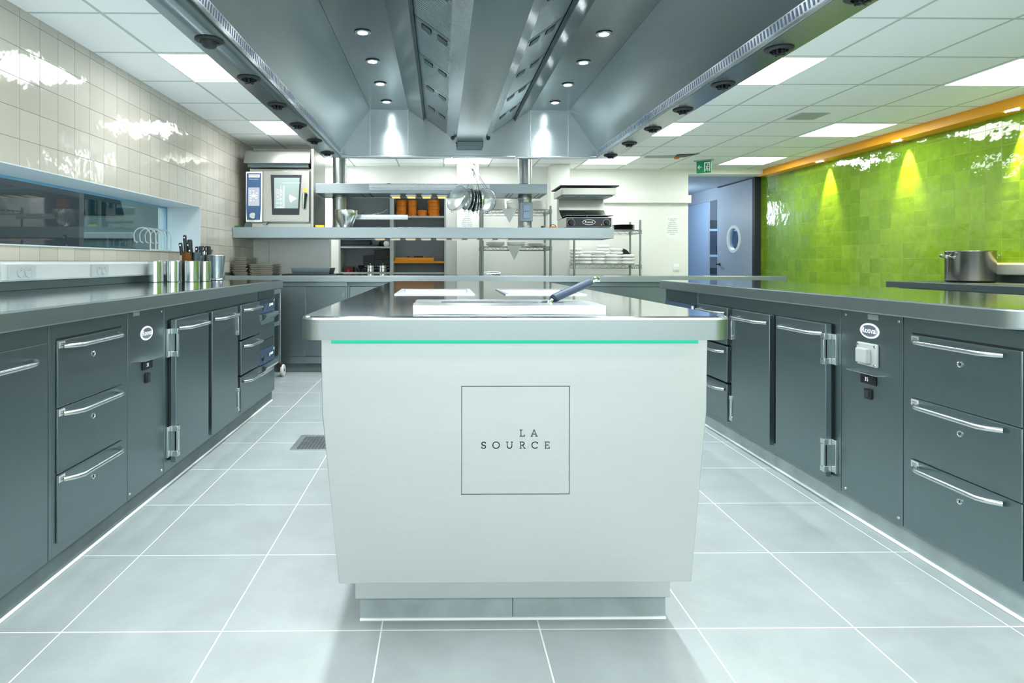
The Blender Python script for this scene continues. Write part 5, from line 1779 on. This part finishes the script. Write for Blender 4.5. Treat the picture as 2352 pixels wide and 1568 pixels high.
# dark serving trays on edge behind the bowls, dark plates on top
for i in range(3):
    q = MB().lathe([(0.0, -0.004), (0.095, -0.004), (0.10, -0.008), (0.10, -0.003), (0.096, 0.0), (0, 0.0)], (2.30 + 0.004 * i, 7.755 + 0.014 * i, RBZ[1] + 0.108), 36, 'y')
    tag(q.build('round_tray', 'slate', smooth=True), 'round dark tray standing on edge beside the bowls, %s' % ['front one', 'middle one', 'rear one'][i], 'tray', 'dark round trays on edge')
dp = plate_mesh(0.138, 0.014).build('dark_plate', 'castor', smooth=True)
first = [dp]
for i in range(5):
    put(dp, (P(1433, 520, 7.58).x, 7.60, RBZ[0] + 0.005 + 0.0135 * i), 'flat dark plate on the rack beside the grill, %s' % level(i, 5), 'plate', 'dark plates beside the grill')

# ================================================================== NOTICES, SWITCH
LINES = ['Er mag NIETS', 'worden', 'opgehangen,', 'geschreven of', 'geplakt aan de', 'muren of pilaren,', 'zonder overleg', 'met afd. Bouw en', 'beheer!']


def notice(pa, pb, Yw, label):
    a, b = P(*pa, Yw), P(*pb, Yw)
    t = thing('notice', label, 'notice', ((a.x + b.x) / 2, Yw, b.z))
    B(a.x, b.x, Yw - 0.002, Yw - .0005, b.z, a.z).build('sheet', 'paper', t)
    q = MB()
    h = a.z - b.z
    for i, s in enumerate(LINES):
        q.text(s, ((a.x + b.x) / 2, Yw - 0.0024, a.z - h * (0.13 + 0.088 * i)), (1, 0, 0), (0, 0, 1), 0.0205)
    q.build('lettering', 'print', t)


notice((1528, 496), (1561, 546), 7.97, 'white printed notice on the wall beside the doorway')
notice((1055, 487), (1090, 535), 7.58, 'white printed notice on the pillar under the hanging sieves')
t = thing('light_switch', 'white light switch on the wall below the notice', 'switch', (P(1552.5, 613, 7.97).x, 7.97, P(1552, 622, 7.97).z))
a, b = P(1546, 606.5, 7.97), P(1560, 621.5, 7.97)
B(a.x, b.x, 7.959, 7.9695, b.z, a.z).build('plate', 'white_gloss', t, bevel=0.003)
a2, b2 = P(1550, 610, 7.97), P(1558, 618.5, 7.97)
B(a2.x, b2.x, 7.954, 7.959, b2.z, a2.z).build('rocker', 'white_gloss', t, bevel=0.002)

# ================================================================== HANGING SIEVES
HKY = 5.585
hk = MB()
hp = [P(1073, 353.5, HKY), P(1077, 352.5, HKY), P(1073.5, 361, HKY), P(1080, 371, HKY), P(1090, 379, HKY), P(1092.5, 384.5, HKY), P(1090.5, 388.5, HKY), P(1086, 389, HKY), P(1080, 386, HKY)]
hp = [P(1077, 352, HKY + 0.03)] + hp[1:]
tag(hk.tube(hp, 0.0035, 8).build('s_hook', 'chrome', smooth=True), 'steel S hook on the hood edge carrying the sieves', 'hook')
HOOK = P(1087, 388.5, HKY)


def sieve(label, px, py, r, ax, depth, dy=0.0, mat='chrome_satin', hk_dx=0.0):
    c = P(px, py, HKY + dy)
    ax = Vector(ax).normalized()
    upv = (Vector((0, 0, 1)) - ax * ax.z).normalized()
    sd = ax.cross(upv)
    t = thing('sieve', label, 'sieve', c, 0, 'sieves hanging on the hook')
    n, vs, fs = 32, [], []
    prof = [(r, 0), (r * 0.97, -depth * 0.2), (r * 0.88, -depth * 0.55), (r * 0.66, -depth * 0.85), (r * 0.3, -depth), (0.0005, -depth * 1.02)]
    for rr, dd in prof:
        for i in range(n):
            a = 2 * PI * i / n
            vs.append(c + ax * dd + (sd * math.cos(a) + upv * math.sin(a)) * rr)
    for k in range(len(prof) - 1):
        for i in range(n):
            j = (i + 1) % n
            fs.append((k * n + i, k * n + j, (k + 1) * n + j, (k + 1) * n + i))
    MB().add(vs, fs).build('mesh_bowl', mat, t, smooth=True)
    q = MB().tube([c + (sd * math.cos(2 * PI * i / n) + upv * math.sin(2 * PI * i / n)) * r for i in range(n)], 0.0035, 6, True)
    q.build('rim', 'chrome', t, smooth=True)
    top = c + upv * r
    hkp = HOOK + Vector((hk_dx, 0, 0.0))
    q = MB()
    for s in (-1, 1):
        q.tube([top + sd * 0.012 * s, top + (hkp - top) * 0.3 + sd * 0.011 * s, top + (hkp - top) * 0.9 + sd * 0.007 * s, hkp + Vector((0, 0.0, 0.004))], 0.0022, 6)
    q.build('handle', 'chrome', t, smooth=True)
    bot = c - upv * r
    MB().tube([bot + sd * 0.016, bot - upv * 0.018 + sd * 0.012, bot - upv * 0.018 - sd * 0.012, bot - sd * 0.016], 0.0026, 6).build('rest_hook', 'chrome', t, smooth=True)


sieve('large open sieve hanging leftmost, ring tilted to the camera', 1048, 454, 0.122, (-0.74, -0.55, 0.34), 0.085, -0.03, 'sieve_mesh', -0.008)
sieve('nested steel sieve, first behind the large open one', 1071, 457, 0.100, (-0.92, -0.40, 0.12), 0.055, 0.0, 'chrome_satin', -0.006)
sieve('nested steel sieve, second from the large open one', 1080, 458, 0.100, (-0.95, -0.34, 0.08), 0.050, 0.004, 'chrome_satin', -0.003)
sieve('nested steel sieve in the middle of the bunch', 1088, 461, 0.100, (-0.97, -0.28, 0.02), 0.045, 0.0, 'chrome_satin', 0.0)
sieve('nested steel sieve, third from the pale round one', 1095, 460, 0.098, (-0.98, -0.22, -0.04), 0.040, 0.004, 'chrome_satin', 0.003)
sieve('nested steel sieve touching the pale round one', 1102, 458, 0.098, (-0.99, -0.15, -0.08), 0.036, 0.0, 'chrome_satin', 0.005)
sieve('pale round sieve hanging rightmost, facing the camera', 1117, 459, 0.108, (0.55, -0.83, 0.05), 0.05, 0.0, 'sieve_mesh', 0.007)

# ================================================================== THINGS ON THE COUNTERS
def tray(x0, x1, y0, y1, z, h, label, group, rot=0.0):
    t_ = 0.0015
    cx_, cy_ = (x0 + x1) / 2, (y0 + y1) / 2
    q = MB()
    w_, d_ = (x1 - x0) / 2, (y1 - y0) / 2
    i_, e_ = 0.012, 0.009
    q.box(-w_ + i_, w_ - i_, -d_ + i_, d_ - i_, 0.0, h - 0.006)
    for bx in ((-w_, w_, -d_, -d_ + e_), (-w_, w_, d_ - e_, d_), (-w_, -w_ + e_, -d_ + e_, d_ - e_), (w_ - e_, w_, -d_ + e_, d_ - e_)):
        q.box(*bx, h - 0.008, h)
    q.box(-w_ + e_, w_ - e_, -d_ + e_, d_ - e_, h - 0.008, h - 0.005)
    o = q.build('metal_tray', 'traymetal', bevel=0.0012, seg=1)
    o.location = (cx_, cy_, z)
    o.rotation_euler = (0, 0, rot)
    return tag(o, label, 'tray', group)


z = BCZ + .0006
for i in range(10):
    h = 0.0155
    j = random.uniform(-.006, .006)
    tray(-1.995 + j, -1.855 + j, 5.86, 6.17 + (0.03 if i > 6 else 0), z, h, 'worn metal tray in the taller left stack at the back, %s' % level(i, 10), 'trays in the tall stack', random.uniform(-.03, .03))
    z += 0.0168
z = BCZ + .0006
for i in range(6):
    h = 0.0165
    j = random.uniform(-.005, .005)
    tray(-1.835 + j, -1.610 + j, 5.86, 6.14, z, h, 'worn metal tray in the lower wide stack at the back, %s' % level(i, 6), 'trays in the wide stack', random.uniform(-.035, .035))
    z += 0.0178
tag(MB().prism(rrect(P(651, 628, 6.0).x, P(776, 628, 6.0).x, 5.93, 6.32, 0.01, 3), 'z', BCZ + 0.0005, BCZ + 0.010).build('baking_sheet', 'black', bevel=0.003), 'flat black baking sheet on the pass beside the trays', 'baking sheet')
gn = thing('gastronorm_pan', 'shallow steel pan standing on the black baking sheet', 'pan', (-1.3, 6.1, BCZ + .0105))
x0, x1, y0, y1, zb, zt = P(668, 620, 5.98).x, P(758, 620, 5.98).x, 5.98, 6.28, BCZ + .0105, BCZ + 0.068
q = MB()
q.add([(x0 + .012, y0 + .012, zb), (x1 - .012, y0 + .012, zb), (x1 - .012, y1 - .012, zb), (x0 + .012, y1 - .012, zb), (x0, y0, zt), (x1, y0, zt), (x1, y1, zt), (x0, y1, zt)],
      [(0, 1, 2, 3), (0, 1, 5, 4), (1, 2, 6, 5), (2, 3, 7, 6), (3, 0, 4, 7)])
q.build('pan', 'steel_dark', gn)
q = MB()
for bx in ((x0 - .012, x1 + .012, y0 - .012, y0 + .001), (x0 - .012, x1 + .012, y1 - .001, y1 + .012), (x0 - .012, x0 + .001, y0, y1), (x1 - .001, x1 + .012, y0, y1)):
    q.box(*bx, zt - .002, zt)
q.build('rim', 'traymetal', gn)
tg = thing('tongs', 'steel tongs lying on the pass under the plate rack', 'tongs', (0.5, 6.25, BCZ + .0005))
a, b = P(1113, 622, 6.25), P(1149, 622, 6.25)
for s in (-1, 1):
    MB().tube([(a.x, 6.25, BCZ + 0.014 + .008 * (s > 0)), ((a.x + b.x) / 2, 6.25, BCZ + 0.017 + s * 0.010), (b.x, 6.25, BCZ + 0.013 + s * 0.006)], [0.004, 0.006, 0.008], 8).build('arm', 'chrome_satin', tg, smooth=True)

# steel containers on the left worktop
def container(px, py, Yc, r, h, label, mat='chrome', taper=0.0):
    x_ = P(px, py, Yc).x
    t = thing('steel_canister', label, 'container', (x_, Yc, TOPZ + .0005))
    MB().lathe([(0, 0), (r - .004 - taper, 0), (r - taper, 0.004), (r, h - 0.004), (r + .002, h - .002), (r + .001, h), (r - .0025, h), (r - .003 - taper, 0.006), (0, 0.004)], (x_, Yc, TOPZ + .0005), 40).build('can', mat, t, smooth=True)
    return t, x_


container(357.5, 640, 4.10, 0.0490, 0.142, 'polished steel canister, first of four from the left')
container(397.5, 640, 4.19, 0.0520, 0.144, 'polished steel canister, second of four from the left')
container(441.5, 640, 4.20, 0.0490, 0.143, 'polished steel canister, third of four from the left')
container(470.5, 640, 4.30, 0.0400, 0.141, 'polished steel canister, narrow last of the four')
t, x_ = container(498, 640, 4.56, 0.058, 0.185, 'tapered steel beaker at the right end of the canisters', 'chrome_satin', 0.016)
MB().lathe([(0.046, 0.0), (0.050, 0.003), (0.049, 0.010), (0.044, 0.014), (0.0425, 0.013)], (x_, 4.56, TOPZ + .001), 40).build('foot_ring', 'chrome', t, smooth=True)
MB().box(P(384, 640, 4.12).x + .052, P(384, 640, 4.12).x + .056, 4.08, 4.09, TOPZ + .001, TOPZ + .002)


def holder(px, Yc, r, h, label, mat):
    x_ = P(px, 600, Yc).x
    t = thing('utensil_tin', label, 'container', (x_, Yc, TOPZ + .0005))
    MB().lathe([(0, 0), (r - .002, 0), (r, 0.003), (r, h - .003), (r + .0015, h), (r - .0015, h), (r - .002, 0.004), (0, 0.003)], (x_, Yc, TOPZ + .0005), 32).build('can', mat, t, smooth=True)
    return x_


hA = holder(429, 4.46, 0.034, 0.205, 'rusty tin holding knives, behind the canisters', 'rust')
hB = holder(451, 4.53, 0.044, 0.206, 'grey steel tin holding knives, behind the canisters', 'steel_dark')
hC = holder(476, 4.66, 0.036, 0.190, 'dark dull tin holding scissors, behind the canisters', 'oldpot')


def knife(x_, Yc, ztop, lean, ln, label, rivet=True, r=0.0095):
    t = thing('kitchen_knife', label, 'knife', (x_, Yc, TOPZ + 0.01))
    top = Vector((x_ + lean[0], Yc + lean[1], ztop))
    base = Vector((x_, Yc, TOPZ + 0.03))
    d = (base - top).normalized()
    e = top + d * ln
    MB().tube([top, top + d * 0.012, top + d * ln * 0.5, e], [r * .9, r * 1.15, r, r * 1.05], 10, flat=1.25).build('handle', 'black', t, smooth=True)
    q = MB()
    s = Vector((1, 0, 0))
    w_ = 0.010
    bl = base
    q.add([e - s * w_, e + s * w_, bl + s * w_ * .3, bl - s * w_ * .8, e - s * w_ + Vector((0, .0015, 0)), e + s * w_ + Vector((0, .0015, 0)), bl + s * w_ * .3 + Vector((0, .0015, 0)), bl - s * w_ * .8 + Vector((0, .0015, 0))],
          [(0, 1, 2, 3), (7, 6, 5, 4), (0, 4, 5, 1), (1, 5, 6, 2), (2, 6, 7, 3), (3, 7, 4, 0)])
    q.build('blade', 'chrome_satin', t)
    if rivet:
        p = top + d * 0.018
        MB().lathe([(0.0, -0.002), (0.0055, -0.0015), (0.006, 0.0)], (p.x, p.y - r * 1.1, p.z), 14, 'y').build('rivet', 'white_gloss', t, smooth=True)


kz = lambda py, Yc: P(430, py, Yc).z
knife(hA + 0.006, 4.45, kz(540, 4.45), (-0.022, 0.01), 0.125, 'black handled knife standing tallest in the rusty tin')
knife(hA - 0.014, 4.45, kz(557.5, 4.45), (-0.028, 0.0), 0.09, 'black handled knife leaning out at the left of the rusty tin')
knife(hA + 0.022, 4.455, kz(570, 4.46), (0.004, 0.0), 0.05, 'short black knife with white rivet at the right of the rusty tin')
knife(hB - 0.012, 4.50, kz(550, 4.50), (-0.030, 0.01), 0.115, 'thick black handle with metal cap leaning left in the grey tin', False, 0.013)
knife(hB - 0.026, 4.49, kz(557, 4.49), (-0.018, 0.0), 0.07, 'black knife with white rivet at the left of the grey tin')
knife(hB + 0.012, 4.50, kz(566, 4.50), (0.0, 0.01), 0.06, 'stubby black knife in the middle of the grey tin')
knife(hB + 0.030, 4.52, kz(565, 4.52), (0.008, 0.0), 0.07, 'plain black handle at the right of the grey tin', False)
sc = thing('scissors', 'black kitchen scissors standing in the dark tin', 'scissors', (hC - 0.012, 4.64, TOPZ + .01))
p = Vector((hC - 0.012, 4.64, kz(571, 4.64)))
q = MB()
for s in (-1, 1):
    q.tube([p + Vector((s * 0.013 + 0.013 * math.cos(2 * PI * i / 16), 0.004 * s, 0.018 * math.sin(2 * PI * i / 16))) for i in range(16)], 0.005, 8, True)
q.build('finger_rings', 'black', sc, smooth=True)
MB().tube([p - Vector((0, 0, 0.018)), p - Vector((0, 0, 0.14))], [0.008, 0.004], 8).build('blades', 'chrome_satin', sc, smooth=True)
knife(hC + 0.010, 4.65, kz(565, 4.65), (0.006, 0.0), 0.08, 'round black handle beside the scissors in the dark tin', False, 0.011)
t = thing('spatula', 'steel spatula leaning right in the dark tin', 'spatula', (hC + 0.024, 4.66, TOPZ + .01))
p = P(483, 578, 4.66)
MB().prism([(p.x - .014, p.z - .012), (p.x + .010, p.z - .020), (p.x + .022, p.z + .014), (p.x - .006, p.z + .020)], 'y', 4.659, 4.661).build('blade', 'chrome_satin', t)
MB().tube([(p.x - .002, 4.66, p.z - .015), (hC + 0.01, 4.66, TOPZ + .03)], 0.0035, 6).build('stem', 'chrome_satin', t)

# chrome wire rack standing on the window sill
t = thing('glass_drying_rack', 'pale wire rack with curved hooks on the window sill', 'rack', (-2.17, 4.65, WZ0 + .0065))
zb = WZ0 + .0065
q = MB()
for i, yy in enumerate((4.52, 4.605, 4.69, 4.775, 4.86)):
    pts = [(-2.14, yy, zb)] + [(-2.20 + 0.06 * math.cos(PI * k / 10), yy, zb + 0.112 + 0.055 * math.sin(PI * k / 10)) for k in range(11)] + [(-2.255, yy, zb + 0.07), (-2.235, yy, zb + 0.058)]
    q.tube(pts, 0.0048, 8)
q.tube([(-2.14, 4.52, zb + 0.006), (-2.14, 4.86, zb + 0.006)], 0.0048, 8)
q.tube([(-2.20, 4.52, zb + 0.168), (-2.20, 4.86, zb + 0.168)], 0.0048, 8)
q.build('hooks', 'plastic_grey', t, smooth=True)

# tray trolley beyond the left counter
tx0, tx1, ty0, ty1 = -1.98, -1.478, 4.98, 5.60
tt = thing('tray_trolley', 'steel tray trolley on castors past the end of the left counter', 'trolley', (-1.73, 5.29, 0))
for xx in (tx0, tx1):
    for yy in (ty0, ty1):
        B(xx - .011, xx + .011, yy - .011, yy + .011, 0.128, 0.80).build('post', 'steel_bright', tt, bevel=0.003)
for zz in (0.17, 0.48, 0.765):
    q = MB()
    q.box(tx0 + .012, tx1 - .012, ty0 - .011, ty1 + .011, zz, zz + 0.004)
    q.box(tx1 - .010, tx1 + .011, ty0 + .012, ty1 - .012, zz, zz + 0.034).box(tx0 - .011, tx0 + .010, ty0 + .012, ty1 - .012, zz, zz + 0.034)
    q.build('shelf', 'steel_bright', tt)
for xx in (tx0, tx1):
    for yy in (ty0, ty1):
        cs = MB().prism([(yy - 0.03, 0.128), (yy + 0.03, 0.128), (yy + 0.045, 0.055), (yy + 0.02, 0.045)], 'x', xx - .022, xx + .022).build('castor_fork', 'castor', tt, bevel=0.003)
        MB().lathe([(0.030, -0.013), (0.05, -0.013), (0.054, -0.006), (0.054, 0.006), (0.05, 0.013), (0.030, 0.013)], (xx + .024, yy + 0.030, 0.0545), 28, 'x').build('wheel', 'rubber', cs, smooth=True)
        MB().lathe([(0, -0.014), (0.032, -0.012), (0.032, 0.012), (0, 0.014)], (xx + .024, yy + 0.030, 0.0545), 20, 'x').build('hub', 'castor', cs, smooth=True)

# storeroom shelf seen through the doorway gap
st = thing('storage_shelf', 'white storage shelf with plates seen through the doorway gap', 'shelf', (4.8, 10.6, 0))
q = MB()
for zz in (0.40, 0.72, 1.18, 1.62):
    q.box(4.45, 5.2, 10.35, 10.80, zz - 0.04, zz)
q.box(4.45, 4.49, 10.35, 10.39, 0, 2.0).box(5.16, 5.2, 10.35, 10.39, 0, 2.0).box(4.45, 4.49, 10.76, 10.80, 0, 2.0).box(5.16, 5.2, 10.76, 10.80, 0, 2.0)
q.build('frame', 'bluelight', st, bevel=0.004)
gp = plate_mesh(0.13, 0.02).build('stored_plate', 'greyback', smooth=True)
first = [gp]
for k, (zz, n, nm_) in enumerate(((1.62, 9, 'upper'), (0.72, 14, 'lower'))):
    for j, xx in enumerate((4.66, 4.95)):
        for i in range(n):
            put(gp, (xx, 10.53, zz + .0005 + 0.0165 * i), 'grey plate in the storeroom, %s shelf, %s stack, %s' % (nm_, ['left', 'right'][j], level(i, n) if i < 12 else ('on top' if i == n - 1 else 'just below the top')), 'plate', 'plates in the storeroom')
tag(B(4.80, 4.95, 10.45, 10.60, 1.1805, 1.34).build('storage_box', 'black', bevel=0.004), 'black box on the middle shelf of the storeroom', 'box')
